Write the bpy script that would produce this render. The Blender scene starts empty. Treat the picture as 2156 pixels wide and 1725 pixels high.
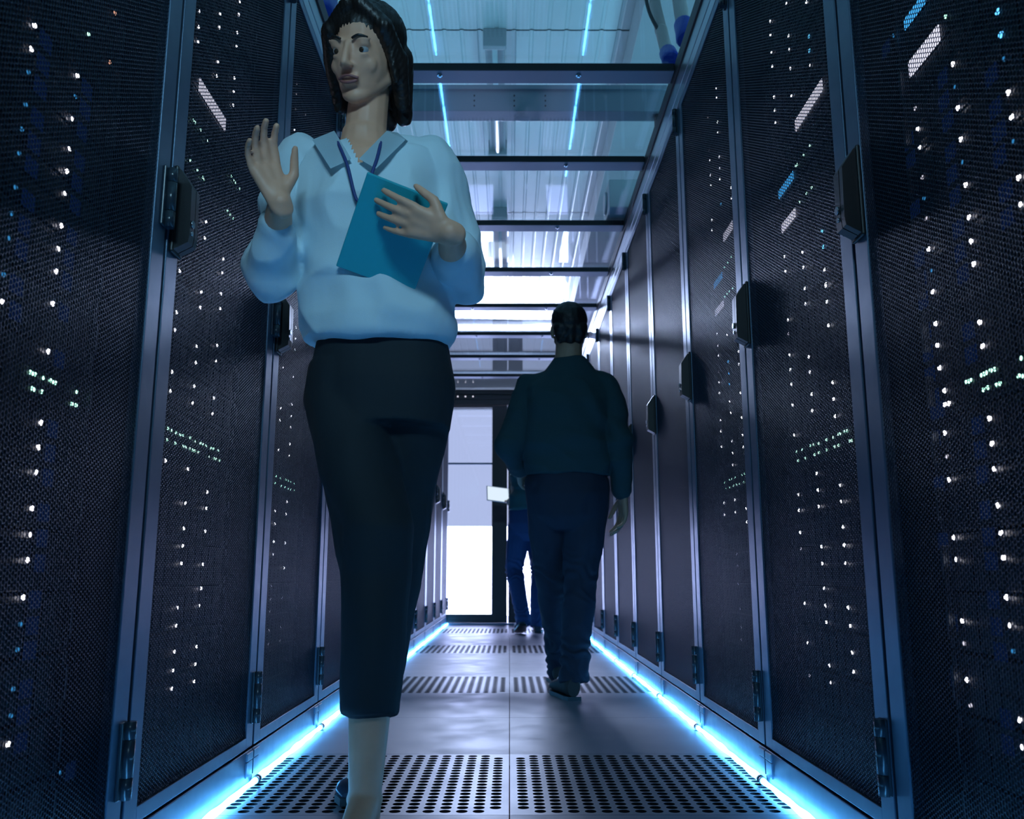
import bpy, bmesh, math, random
import numpy as np
from mathutils import Vector, Matrix, noise, Euler

random.seed(4)
R = math.radians
scn = bpy.context.scene
COL = scn.collection

# ------------------------------------------------------------------ camera, world, exposure
F_PX, PITCH, YAW, CAMZ = 1843.48, 0.1852, 0.0027, 0.507
cam_d = bpy.data.cameras.new('camera')
cam_d.sensor_fit = 'HORIZONTAL'
cam_d.sensor_width = 36.0
cam_d.lens = F_PX * 36.0 / 2156.0
cam_d.clip_start = 0.02
cam_d.dof.use_dof = True
cam_d.dof.focus_distance = 2.1
cam_d.dof.aperture_fstop = 6.3
cam = bpy.data.objects.new('camera', cam_d)
COL.objects.link(cam)
cam.location = (0, 0, CAMZ)
cam.rotation_euler = (math.pi / 2 + PITCH, 0, -YAW)
scn.camera = cam

world = bpy.data.worlds.new('world')
scn.world = world
world.use_nodes = True
bg = world.node_tree.nodes['Background']
bg.inputs['Color'].default_value = (0.07, 0.26, 0.55, 1)
bg.inputs['Strength'].default_value = 0.10
scn.view_settings.view_transform = 'Standard'
scn.view_settings.look = 'None'
scn.view_settings.exposure = 0.0
scn.view_settings.gamma = 1.0
scn.view_settings.use_curve_mapping = False
scn.cycles.use_denoising = True
scn.cycles.transparent_max_bounces = 24
scn.cycles.max_bounces = 8
scn.cycles.sample_clamp_indirect = 6.0


def area(name, loc, target, sx, sy, power, color):
    d = bpy.data.lights.new(name, 'AREA')
    d.shape = 'RECTANGLE'
    d.size, d.size_y = sx, sy
    d.energy = power
    d.color = color
    o = bpy.data.objects.new(name, d)
    COL.objects.link(o)
    o.location = loc
    o.rotation_euler = (Vector(target) - Vector(loc)).to_track_quat('-Z', 'Y').to_euler()
    return o


for sgn, nm in ((1, 'ceiling_fill_right'), (-1, 'ceiling_fill_left')):  # added unseen teal fill that brightens the ceiling, not a fixture
    o = area(nm, (sgn * 0.95, 3.0, 2.46), (sgn * 0.95, 3.0, 9), 0.25, 6.5, 21, (0.24, 0.72, 1.0))
    o.rotation_euler = (0, R(180 - sgn * 22), 0)
al = area('front_fill', (0.0, -0.9, 2.3), (-0.28, 1.9, 1.30), 0.7, 0.3, 2.6, (0.36, 0.74, 1.0))  # added unseen fill from behind the camera, brightens the woman
al.data.spread = R(50)
area('ceiling_lamp', (-0.1, 10.15, 3.36), (0.2, 6.0, 2.0), 1.3, 0.10, 230, (0.60, 0.68, 1.0))

# ------------------------------------------------------------------ geometry constants
XL, XR = 0.635, 0.631
PITCHR = 0.75
YL0, YR0 = 1.534, 1.523
YEND = 9.03
ROOF = 2.381
GLASS = 2.412


# ------------------------------------------------------------------ materials
def newmat(name):
    m = bpy.data.materials.new(name)
    m.use_nodes = True
    nt = m.node_tree
    return m, nt, nt.nodes['Principled BSDF']


def pmat(name, col, rough=0.5, metal=0.0, var=0.0, scale=20.0, bump=0.0, bscale=200.0, spec=0.5, emis=None, estr=0.0, rvar=0.0):
    m, nt, b = newmat(name)
    b.inputs['Base Color'].default_value = (*col, 1)
    b.inputs['Roughness'].default_value = rough
    b.inputs['Metallic'].default_value = metal
    b.inputs['Specular IOR Level'].default_value = spec
    tc = nt.nodes.new('ShaderNodeTexCoord')
    if var > 0 or rvar > 0:
        n = nt.nodes.new('ShaderNodeTexNoise')
        n.inputs['Scale'].default_value = scale
        n.inputs['Detail'].default_value = 5
        nt.links.new(tc.outputs['Object'], n.inputs['Vector'])
        if var > 0:
            r = nt.nodes.new('ShaderNodeMapRange')
            r.inputs['From Min'].default_value = 0.3
            r.inputs['From Max'].default_value = 0.7
            r.inputs['To Min'].default_value = 1 - var
            r.inputs['To Max'].default_value = 1 + var
            mx = nt.nodes.new('ShaderNodeVectorMath')
            mx.operation = 'SCALE'
            mx.inputs[0].default_value = col
            nt.links.new(n.outputs['Fac'], r.inputs['Value'])
            nt.links.new(r.outputs['Result'], mx.inputs['Scale'])
            nt.links.new(mx.outputs['Vector'], b.inputs['Base Color'])
        if rvar > 0:
            r2 = nt.nodes.new('ShaderNodeMapRange')
            r2.inputs['From Min'].default_value = 0.3
            r2.inputs['From Max'].default_value = 0.7
            r2.inputs['To Min'].default_value = max(0.02, rough - rvar)
            r2.inputs['To Max'].default_value = rough + rvar
            nt.links.new(n.outputs['Fac'], r2.inputs['Value'])
            nt.links.new(r2.outputs['Result'], b.inputs['Roughness'])
    if bump > 0:
        n2 = nt.nodes.new('ShaderNodeTexNoise')
        n2.inputs['Scale'].default_value = bscale
        bp = nt.nodes.new('ShaderNodeBump')
        bp.inputs['Strength'].default_value = bump
        bp.inputs['Distance'].default_value = 0.002
        nt.links.new(tc.outputs['Object'], n2.inputs['Vector'])
        nt.links.new(n2.outputs['Fac'], bp.inputs['Height'])
        nt.links.new(bp.outputs['Normal'], b.inputs['Normal'])
    if emis:
        b.inputs['Emission Color'].default_value = (*emis, 1)
        b.inputs['Emission Strength'].default_value = estr
    return m


def emat(name, col, strength, sample=True):
    m, nt, b = newmat(name)
    e = nt.nodes.new('ShaderNodeEmission')
    e.inputs['Color'].default_value = (*col, 1)
    e.inputs['Strength'].default_value = strength
    out = nt.nodes['Material Output']
    nt.links.new(e.outputs[0], out.inputs['Surface'])
    nt.nodes.remove(b)
    if not sample:
        m.cycles.emission_sampling = 'NONE'
    return m


def glassmat(name, tint, ior=1.5, rough=0.0):
    m, nt, b = newmat(name)
    nt.nodes.remove(b)
    t = nt.nodes.new('ShaderNodeBsdfTransparent')
    t.inputs['Color'].default_value = (*tint, 1)
    g = nt.nodes.new('ShaderNodeBsdfGlossy')
    g.inputs['Roughness'].default_value = rough
    g.inputs['Color'].default_value = (0.95, 0.98, 1, 1)
    fr = nt.nodes.new('ShaderNodeFresnel')
    fr.inputs['IOR'].default_value = ior
    mx = nt.nodes.new('ShaderNodeMixShader')
    geo = nt.nodes.new('ShaderNodeNewGeometry')
    sw = nt.nodes.new('ShaderNodeMapRange')      # same index seen from inside the thin pane
    sw.inputs['To Min'].default_value = ior
    sw.inputs['To Max'].default_value = 1.0 / ior
    nt.links.new(geo.outputs['Backfacing'], sw.inputs['Value'])
    nt.links.new(sw.outputs['Result'], fr.inputs['IOR'])
    nt.links.new(fr.outputs[0], mx.inputs[0])
    nt.links.new(t.outputs[0], mx.inputs[1])
    nt.links.new(g.outputs[0], mx.inputs[2])
    nt.links.new(mx.outputs[0], nt.nodes['Material Output'].inputs['Surface'])
    return m


M = {}
M['frame'] = pmat('frame_paint', (0.105, 0.160, 0.235), 0.36, 0.55, bump=0.15, bscale=900, rvar=0.04, scale=30)
M['rail'] = pmat('rail_aluminium', (0.34, 0.39, 0.43), 0.30, 0.8, bump=0.05, bscale=300)
M['mesh'] = pmat('perforated_steel', (0.014, 0.026, 0.050), 0.40, 0.35, spec=0.30)
M['black'] = pmat('black_plastic', (0.012, 0.013, 0.015), 0.38, 0.0, bump=0.1, bscale=600)
M['inner'] = pmat('rack_interior', (0.010, 0.011, 0.014), 0.6)
M['server'] = pmat('server_face', (0.016, 0.018, 0.024), 0.45, 0.3, bump=0.2, bscale=250)
M['ear'] = pmat('server_ear', (0.05, 0.06, 0.075), 0.4, 0.6)
M['steel'] = pmat('chrome_steel', (0.6, 0.62, 0.65), 0.2, 1.0)
M['floor'] = pmat('floor_laminate', (0.27, 0.285, 0.36), 0.44, 0.0, spec=0.28, var=0.07, scale=7, rvar=0.09, bump=0.05, bscale=60)
M['tile'] = pmat('perforated_tile_paint', (0.26, 0.28, 0.34), 0.38, 0.1, spec=0.3, var=0.04, scale=9, rvar=0.05)
M['hinge'] = pmat('hinge_plastic', (0.03, 0.045, 0.06), 0.22)
M['seam'] = pmat('floor_seam_hole_shade', (0.012, 0.014, 0.02), 0.8)
M['dark'] = pmat('plenum_dark', (0.02, 0.02, 0.024), 0.8)
M['ceil'] = pmat('ceiling_panel', (0.72, 0.75, 0.76), 0.45, 0.0, var=0.03, scale=1.2)
M['duct'] = pmat('duct_grey', (0.42, 0.43, 0.46), 0.6, var=0.05, scale=3)
M['wall'] = pmat('painted_wall', (0.55, 0.57, 0.6), 0.7, var=0.03, scale=2)
M['beam'] = pmat('beam_paint', (0.24, 0.27, 0.33), 0.40, 0.35, bump=0.1, bscale=700)
M['beamdark'] = pmat('dark_gasket', (0.015, 0.016, 0.02), 0.5)
M['glass'] = glassmat('roof_glass', (0.92, 0.96, 0.97), 1.55)
M['doorglass'] = glassmat('door_glass', (0.93, 0.95, 0.97), 1.45)
M['strip'] = emat('strip_light', (0.09, 0.45, 1.0), 26.0)
M['housing'] = pmat('strip_housing', (0.05, 0.22, 0.36), 0.25)
M['lwhite'] = emat('indicator_white', (0.92, 0.90, 1.0), 9.0, False)
M['lgreen'] = emat('indicator_green', (0.45, 0.95, 0.75), 4.0, False)
M['lblue'] = emat('indicator_blue', (0.10, 0.50, 1.0), 3.5, False)
M['lred'] = emat('indicator_orange', (0.9, 0.45, 0.3), 1.2, False)
M['ldim'] = emat('indicator_dim', (0.75, 0.72, 0.85), 1.2, False)
M['ldimb'] = emat('indicator_dim_blue', (0.05, 0.35, 0.8), 0.7, False)
M['glow'] = emat('bezel_blue_glow', (0.01, 0.045, 0.22), 0.16, False)  # blue light falling on the bezels, put in as dim emission
M['dwhite'] = emat('display_white', (0.80, 0.80, 1.0), 1.6, False)
M['dblue'] = emat('display_blue', (0.06, 0.42, 0.95), 1.5, False)
M['wlow'] = emat('room_glow_low', (0.52, 0.58, 1.0), 15.0)  # brightness of the room beyond the doors put in as emission
M['whigh'] = emat('room_glow_high', (0.58, 0.66, 1.0), 0.9)  # light on the upper far wall put in as weak emission
M['lamp'] = emat('lamp_tube', (0.93, 0.95, 1.0), 6.0)
M['pipe'] = pmat('beige_insulation', (0.42, 0.38, 0.37), 0.75, bump=0.3, bscale=80)
M['bluecap'] = pmat('blue_rubber', (0.0, 0.035, 0.33), 0.45, bump=0.4, bscale=60)
M['hose'] = pmat('black_hose', (0.02, 0.02, 0.025), 0.6)
M['badge'] = pmat('pale_badge', (0.35, 0.75, 0.75), 0.3)


# ------------------------------------------------------------------ object helpers
def obj(name, me, parent=None, mat=None):
    if isinstance(me, bmesh.types.BMesh):
        b = me
        me = bpy.data.meshes.new(name)
        b.normal_update()
        b.to_mesh(me)
        b.free()
    if mat is not None and not me.materials:
        me.materials.append(mat)
    o = bpy.data.objects.new(name, me)
    COL.objects.link(o)
    if parent is not None:
        o.parent = parent
    return o


def tag(o, label, cat, group=None):
    o['label'] = label
    o['category'] = cat
    if group:
        o['group'] = group
    return o


def struct(o):
    o['kind'] = 'structure'
    return o


def empty(name, loc, rz=0.0):
    o = bpy.data.objects.new(name, None)
    COL.objects.link(o)
    o.empty_display_size = 0.1
    o.location = loc
    o.rotation_euler = (0, 0, rz)
    return o


def copy_tree(o, parent=None):
    c = o.copy()
    COL.objects.link(c)
    if parent is not None:
        c.parent = parent
    for ch in list(o.children):
        copy_tree(ch, c)
    return c


def box(bm, x0, x1, y0, y1, z0, z1, bev=0.0, mi=0):
    r = bmesh.ops.create_cube(bm, size=1.0)
    vs = r['verts']
    for v in vs:
        v.co = Vector(((x0 + x1) / 2 + v.co.x * (x1 - x0), (y0 + y1) / 2 + v.co.y * (y1 - y0), (z0 + z1) / 2 + v.co.z * (z1 - z0)))
    fs = set(f for v in vs for f in v.link_faces)
    if bev > 0:
        es = list(set(e for v in vs for e in v.link_edges))
        rr = bmesh.ops.bevel(bm, geom=es, offset=bev, segments=2, affect='EDGES', profile=0.5)
        fs = set(rr['faces']) | set(f for f in fs if f.is_valid)
    for f in fs:
        if f.is_valid:
            f.material_index = mi
    return vs


def cyl(bm, p, q, r, seg=16, r2=None, mi=0):
    p, q = Vector(p), Vector(q)
    d = q - p
    mt = Matrix.Translation((p + q) / 2) @ d.to_track_quat('Z', 'Y').to_matrix().to_4x4()
    rr = bmesh.ops.create_cone(bm, cap_ends=True, segments=seg, radius1=r, radius2=r if r2 is None else r2, depth=d.length, matrix=mt)
    for v in rr['verts']:
        for f in v.link_faces:
            f.material_index = mi
            f.smooth = len(f.verts) == 4
    return rr['verts']


def tube(bm, pts, rad, seg=12):
    pts = [Vector(p) for p in pts]
    n = len(pts)
    rads = rad if isinstance(rad, (list, tuple)) else [rad] * n
    rings = []
    up = Vector((0, 0, 1))
    prev = None
    for i, p in enumerate(pts):
        t = (pts[min(i + 1, n - 1)] - pts[max(i - 1, 0)]).normalized()
        if prev is None:
            a = t.cross(up)
            if a.length < 1e-3:
                a = t.cross(Vector((1, 0, 0)))
            a.normalize()
        else:
            a = (prev - t * prev.dot(t)).normalized()
        prev = a
        b = t.cross(a)
        rings.append([bm.verts.new(p + (a * math.cos(k * 2 * math.pi / seg) + b * math.sin(k * 2 * math.pi / seg)) * rads[i]) for k in range(seg)])
    for i in range(n - 1):
        for k in range(seg):
            f = bm.faces.new((rings[i][k], rings[i][(k + 1) % seg], rings[i + 1][(k + 1) % seg], rings[i + 1][k]))
            f.smooth = True
    bm.faces.new(list(reversed(rings[0])))
    bm.faces.new(rings[-1])


def one(fn):
    b = bmesh.new()
    fn(b)
    return b


def smooth_spline(pts, n=8):
    P = [Vector(p) for p in pts]
    out = []
    for i in range(len(P) - 1):
        p0, p1, p2, p3 = P[max(i - 1, 0)], P[i], P[i + 1], P[min(i + 2, len(P) - 1)]
        for k in range(n):
            t = k / n
            out.append(0.5 * ((2 * p1) + (p2 - p0) * t + (2 * p0 - 5 * p1 + 4 * p2 - p3) * t * t + (3 * p1 - p0 - 3 * p2 + p3) * t ** 3))
    out.append(P[-1])
    return out


# ------------------------------------------------------------------ setting: floor, ceiling, walls
TS = 0.6426
T0 = 1.996
XC = 0.0
# rows of raised floor: perforated rows by index
PERF = {-3, 0, 3, 6, 9}
b = bmesh.new()
for k in range(-7, 14):
    y0 = T0 + k * TS
    for sx in (-4, -3, -2, -1, 0, 1, 2, 3):
        x0 = XC + sx * TS
        if sx in (-1, 0) and k in PERF:
            continue
        box(b, x0 + 0.0012, x0 + TS - 0.0012, y0 + 0.0012, y0 + TS - 0.0012, -0.03, 0.0)
floor = struct(obj('floor', b, mat=M['floor']))
b = bmesh.new()
box(b, -3, 3, -3, 12, -0.36, -0.34)
for k in range(-7, 14):
    y0 = T0 + k * TS
    if k in PERF:
        box(b, -3, -TS - 0.005, y0, y0 + TS, -0.04, -0.031)
        box(b, TS + 0.005, 3, y0, y0 + TS, -0.04, -0.031)
    else:
        box(b, -3, 3, y0, y0 + TS, -0.04, -0.031)
sub = struct(obj('floor', b, mat=M['seam']))

# perforated tile: 17 x 20 round holes, the four corner holes left out
def perforated_tile_mesh():
    nx, ny = 17, 20
    mx, my = 0.0307, 0.0300
    dx = (TS - 2 * mx) / (nx - 1)
    dy = (TS - 2 * my) / (ny - 1)
    rad = 0.0128
    th = 0.010
    seg = 16
    h = TS / 2
    b = bmesh.new()
    angs = [(i + 0.5) * 2 * math.pi / seg for i in range(seg)]
    def quad(x0, x1, y0, y1):
        vs = [b.verts.new((x, y, 0)) for x, y in ((x0, y0), (x1, y0), (x1, y1), (x0, y1))]
        b.faces.new(vs)
    e = 0.0012
    X0 = -h + mx - dx / 2
    X1 = h - mx + dx / 2
    Y0 = -h + my - dy / 2
    Y1 = h - my + dy / 2
    quad(-h + e, h - e, -h + e, Y0)
    quad(-h + e, h - e, Y1, h - e)
    quad(-h + e, X0, Y0, Y1)
    quad(X1, h - e, Y0, Y1)
    for i in range(nx):
        for j in range(ny):
            cx = -h + mx + i * dx
            cy = -h + my + j * dy
            if i in (0, nx - 1) and j in (0, ny - 1):
                quad(cx - dx / 2, cx + dx / 2, cy - dy / 2, cy + dy / 2)
                continue
            inner, outer, low = [], [], []
            for a in angs:
                c, s = math.cos(a), math.sin(a)
                t = min((dx / 2) / max(abs(c), 1e-6), (dy / 2) / max(abs(s), 1e-6))
                outer.append(b.verts.new((cx + c * t, cy + s * t, 0)))
                inner.append(b.verts.new((cx + c * rad, cy + s * rad, 0)))
                low.append(b.verts.new((cx + c * rad, cy + s * rad, -th)))
            for k in range(seg):
                k2 = (k + 1) % seg
                a0, a1 = angs[k], angs[k2]
                b.faces.new((inner[k], outer[k], outer[k2], inner[k2]))
                f = b.faces.new((inner[k2], low[k2], low[k], inner[k]))
                f.material_index = 1  # hole walls darkened, the shade inside the holes put into the colour
                # corner of the square cell
                o0, o1 = outer[k].co, outer[k2].co
                if abs(o0.x - o1.x) > 1e-6 and abs(o0.y - o1.y) > 1e-6:
                    qx = o0.x if abs(abs(o0.x - cx) - dx / 2) < 1e-6 else o1.x
                    qy = o0.y if abs(abs(o0.y - cy) - dy / 2) < 1e-6 else o1.y
                    cvt = b.verts.new((qx, qy, 0))
                    b.faces.new((outer[k], cvt, outer[k2]))
    # skirt around the tile
    for (xa, ya, xb, yb) in ((-h + e, -h + e, h - e, -h + e), (h - e, -h + e, h - e, h - e), (h - e, h - e, -h + e, h - e), (-h + e, h - e, -h + e, -h + e)):
        b.faces.new([b.verts.new(c) for c in ((xa, ya, -0.03), (xb, yb, -0.03), (xb, yb, 0), (xa, ya, 0))])
    return b


pt = perforated_tile_mesh()
tile0 = obj('perforated_floor_tile', pt, mat=M['tile'])
tile0.data.materials.append(M['seam'])
first = True
rowname = {-3: 'behind the camera', 0: 'nearest the camera', 3: 'second perforated row', 6: 'third perforated row', 9: 'farthest row by the doors'}
for k in sorted(PERF):
    for s in (0, 1):
        t = tile0 if first else tile0.copy()
        if not first:
            COL.objects.link(t)
        first = False
        t.location = (XC + (s - 0.5) * TS, T0 + (k + 0.5) * TS, 0)
        tag(t, 'grey floor tile with round holes, %s half of the aisle, %s' % (('left', 'right')[s], rowname[k]), 'floor tile', 'perforated floor tiles')

# ceiling: corrugated white panels
b = bmesh.new()
CZ = 3.5
prof = []
x = -3.0
while x < 3.0:
    prof += [(x, CZ), (x + 0.07, CZ), (x + 0.078, CZ + 0.005), (x + 0.09, CZ + 0.005), (x + 0.098, CZ)]
    x += 0.098
ys = [-3.0, -1.0, 1.4, 4.43, 6.95, 9.4, 12.0]
for i in range(len(ys) - 1):
    ya, yb = ys[i] + 0.006, ys[i + 1] - 0.006
    rowa = [b.verts.new((px, ya, pz)) for px, pz in prof]
    rowb = [b.verts.new((px, yb, pz)) for px, pz in prof]
    for j in range(len(prof) - 1):
        b.faces.new((rowa[j], rowa[j + 1], rowb[j + 1], rowb[j]))
box(b, -3, 3, -3, 12, CZ + 0.02, CZ + 0.06)
ceiling = struct(obj('ceiling', b, mat=M['ceil']))
for nm, a in (('wall_left', (-3.1, -3.0, -3, 12)), ('wall_right', (3.0, 3.1, -3, 12)), ('wall_front', (-3, 3, -3.1, -3.0))):
    struct(obj(nm, one(lambda b: box(b, a[0], a[1], a[2], a[3], -0.36, CZ + 0.06)), mat=M['wall']))
struct(obj('wall_back', one(lambda b: box(b, -3, 3, 12.0, 12.1, -0.36, CZ + 0.06)), mat=M['wall']))
# wall of the room behind the doors, its brightness put in as glowing panels
tr = struct(obj('wall_beyond', one(lambda b: box(b, -2.0, 2.0, 10.62, 10.70, 0.0, 2.5)), mat=M['wall']))
o = obj('room_glow_lower', one(lambda b: box(b, -1.6, 1.6, 10.59, 10.61, 0.02, 1.06)), tr, M['wlow'])
o = obj('room_glow_upper', one(lambda b: box(b, -1.6, 1.6, 10.59, 10.61, 1.065, 2.48)), tr, M['whigh'])


# ------------------------------------------------------------------ server racks
def hex_mesh(W, H, s=0.0077, web=0.00100, th=0.0012):
    """flat honeycomb sheet in the xz plane with real hole walls, origin at lower centre"""
    cw = s * math.sqrt(3) / 2
    nx = int(W / cw)
    nz = int(H / s)
    cw = W / nx
    s2 = H / (nz + 0.5)
    Rr = (s - web) / math.sqrt(3)
    A = np.arange(6) * math.pi / 3
    hx = np.cos(A) * Rr
    hz = np.sin(A) * Rr
    verts = []
    ii, jj = np.meshgrid(np.arange(nx), np.arange(nz), indexing='ij')
    cx = -W / 2 + (ii + 0.5) * cw
    cz = (jj + 0.5) * s2 + np.where(ii % 2 == 1, s2 / 2, 0)
    cx = cx.reshape(-1)
    cz = cz.reshape(-1)
    n = len(cx)
    vx = (cx[:, None] + hx[None]).reshape(-1)
    vz = (cz[:, None] + hz[None]).reshape(-1)
    nv = len(vx)
    front = np.stack([vx, np.zeros(nv), vz], 1)
    back = np.stack([vx, np.full(nv, th), vz], 1)
    co = np.concatenate([front, back])
    idx = np.arange(n * 6).reshape(n, 6)
    k = np.arange(6)
    k2 = (k + 1) % 6
    walls = np.stack([idx[:, k], idx[:, k2], idx[:, k2] + nv, idx[:, k] + nv], -1).reshape(-1, 4)
    grid = np.arange(n).reshape(nx, nz)
    quads = [walls]
    # vertical neighbour: my top edge (1,2) with the upper cell's bottom edge (4,5)
    a = grid[:, :-1].reshape(-1)
    c = grid[:, 1:].reshape(-1)
    quads.append(np.stack([idx[a, 2], idx[a, 1], idx[c, 5], idx[c, 4]], -1))
    tris = []
    for par in (0, 1):
        cols = np.arange(nx - 1)
        cols = cols[cols % 2 == par]
        if par == 0:
            a = grid[cols][:, :].reshape(-1); c = grid[cols + 1][:, :].reshape(-1)      # right-up neighbour
            quads.append(np.stack([idx[a, 0], idx[c, 4], idx[c, 3], idx[a, 1]], -1))
            a2 = grid[cols][:, 1:].reshape(-1); c2 = grid[cols + 1][:, :-1].reshape(-1)  # right-down
            quads.append(np.stack([idx[a2, 5], idx[c2, 3], idx[c2, 2], idx[a2, 0]], -1))
        else:
            a = grid[cols][:, :-1].reshape(-1); c = grid[cols + 1][:, 1:].reshape(-1)
            quads.append(np.stack([idx[a, 0], idx[c, 4], idx[c, 3], idx[a, 1]], -1))
            a2 = grid[cols][:, :].reshape(-1); c2 = grid[cols + 1][:, :].reshape(-1)
            quads.append(np.stack([idx[a2, 5], idx[c2, 3], idx[c2, 2], idx[a2, 0]], -1))
        # node triangles: (A, up of A, right-up of A) and (A, right-up, right-down)
        if par == 0:
            A_ = grid[cols][:, :-1].reshape(-1); U = grid[cols][:, 1:].reshape(-1); Rt = grid[cols + 1][:, :-1].reshape(-1)
        else:
            A_ = grid[cols][:, :-1].reshape(-1); U = grid[cols][:, 1:].reshape(-1); Rt = grid[cols + 1][:, 1:].reshape(-1)
        tris.append(np.stack([idx[A_, 1], idx[Rt, 3], idx[U, 5]], -1))
        if par == 0:
            A_ = grid[cols][:, 1:].reshape(-1); Ru = grid[cols + 1][:, 1:].reshape(-1); Rd = grid[cols + 1][:, :-1].reshape(-1)
        else:
            A_ = grid[cols][:, :-1].reshape(-1); Ru = grid[cols + 1][:, 1:].reshape(-1); Rd = grid[cols + 1][:, :-1].reshape(-1)
        tris.append(np.stack([idx[A_, 0], idx[Rd, 2], idx[Ru, 4]], -1))
    Q = np.concatenate(quads)
    T = np.concatenate(tris)
    me = bpy.data.meshes.new('mesh_panel')
    me.vertices.add(len(co))
    me.vertices.foreach_set('co', co.astype(np.float32).ravel())
    loops = np.concatenate([Q.ravel(), T.ravel()]).astype(np.int32)
    starts = np.concatenate([np.arange(len(Q)) * 4, len(Q) * 4 + np.arange(len(T)) * 3]).astype(np.int32)
    me.loops.add(len(loops))
    me.loops.foreach_set('vertex_index', loops)
    me.polygons.add(len(starts))
    me.polygons.foreach_set('loop_start', starts)
    me.update(calc_edges=True)
    return me


HW = 0.369          # half width of the door
DZ0, DZ1 = 0.090, 2.232
FW = 0.054          # width of the door's upright members
FB = 0.026
# local rack axes: +x to the right when one faces it, +y into the rack, z up
def make_rack():
    root = empty('server_rack', (0, 0, 0))
    # cabinet shell
    b = bmesh.new()
    box(b, -0.374, -0.368, 0.024, 1.0, 0.09, 2.345)
    box(b, 0.368, 0.374, 0.024, 1.0, 0.09, 2.345)
    box(b, -0.368, 0.368, 0.024, 1.0, 2.335, 2.345)
    box(b, -0.368, 0.368, 0.024, 1.0, 0.088, 0.094)
    box(b, -0.368, 0.368, 0.99, 1.0, 0.094, 2.335)
    obj('cabinet', b, root, M['inner'])
    for s in (-1, 1):
        b = one(lambda b: box(b, s * 0.262 - 0.012, s * 0.262 + 0.012, 0.066, 0.09, 0.096, 2.333))
        obj('mounting_rail', b, root, M['ear'])
    # top fascia with its groove
    b = bmesh.new()
    box(b, -0.3745, 0.3745, 0.0, 0.03, 2.286, 2.350, 0.002)
    box(b, -0.3745, 0.3745, 0.0, 0.03, 2.238, 2.281, 0.002)
    box(b, -0.3745, 0.3745, 0.005, 0.03, 2.280, 2.287)
    obj('top_fascia', b, root, M['rail'])
    # plinth
    b = bmesh.new()
    box(b, -0.3735, 0.3735, 0.0, 0.02, 0.001, 0.083, 0.0015)
    box(b, -0.3735, 0.3735, 0.02, 0.98, 0.001, 0.02)
    pl = obj('plinth', b, root, M['frame'])
    for s in (-1, 1):
        b = bmesh.new()
        xa, xb = sorted((s * 0.371, s * 0.322))
        box(b, xa, xb, -0.0025, 0.001, 0.022, 0.058, 0.001)
        box(b, xa, xb, -0.0035, 0.001, 0.060, 0.078, 0.001)
        obj('clip', b, pl, M['frame'])
    # door
    b = bmesh.new()
    box(b, -HW, -HW + FW, 0.0, 0.02, DZ0, DZ1, 0.0015)
    box(b, HW - FW, HW, 0.0, 0.02, DZ0, DZ1, 0.0015)
    box(b, -HW + FW - 0.001, HW - FW + 0.001, 0.0, 0.02, DZ0, DZ0 + FB, 0.0008)
    box(b, -HW + FW - 0.001, HW - FW + 0.001, 0.0, 0.02, DZ1 - FB, DZ1, 0.0008)
    d = obj('door', b, root, M['frame'])
    pan = obj('mesh_panel', hex_mesh(2 * (HW - FW) + 0.004, DZ1 - DZ0 - 2 * FB + 0.004), d, M['mesh'])
    pan.location = (0, 0.003, DZ0 + FB - 0.002)
    # swing handle on the left edge
    b = bmesh.new()
    xc = -HW + 0.030
    z0, z1 = 1.102, 1.262
    # base plate
    box(b, xc - 0.024, xc + 0.026, -0.008, 0.0, z0 - 0.006, z1 + 0.006, 0.003)
    # lever body with chamfered top and foot
    prof = [(-0.008, z0), (-0.034, z0 + 0.014), (-0.036, z0 + 0.03), (-0.034, z1 - 0.035), (-0.012, z1 - 0.002), (-0.008, z1)]
    for xa, xb in ((xc - 0.019, xc + 0.004), (xc + 0.007, xc + 0.022)):
        va = [b.verts.new((xa, y, z)) for y, z in prof]
        vb = [b.verts.new((xb, y, z)) for y, z in prof]
        b.faces.new(va)
        b.faces.new(list(reversed(vb)))
        for i in range(len(prof)):
            j = (i + 1) % len(prof)
            b.faces.new((va[j], va[i], vb[i], vb[j]))
    bmesh.ops.recalc_face_normals(b, faces=b.faces)
    h = obj('handle', b, d, M['black'])
    b = bmesh.new()
    cyl(b, (xc - 0.008, -0.0355, z0 + 0.052), (xc - 0.008, -0.0385, z0 + 0.052), 0.0075, 20)
    cyl(b, (xc - 0.008, -0.0355, z0 + 0.034), (xc - 0.008, -0.0375, z0 + 0.034), 0.0045, 16)
    obj('key_lock', b, h, M['steel'])
    # hinges on the right edge
    for z0, z1 in ((2.130, 2.228), (1.130, 1.245), (0.145, 0.267)):
        b = bmesh.new()
        box(b, HW - 0.030, HW - 0.001, -0.005, 0.0, z0, z1, 0.002)
        for a, c in ((z0, z0 + (z1 - z0) * 0.27), (z0 + (z1 - z0) * 0.28, z1 - (z1 - z0) * 0.24), (z1 - (z1 - z0) * 0.23, z1)):
            cyl(b, (HW - 0.010, -0.010, a), (HW - 0.010, -0.010, c), 0.0095, 16)
        obj('hinge', b, d, M['hinge'])
    return root


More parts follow.
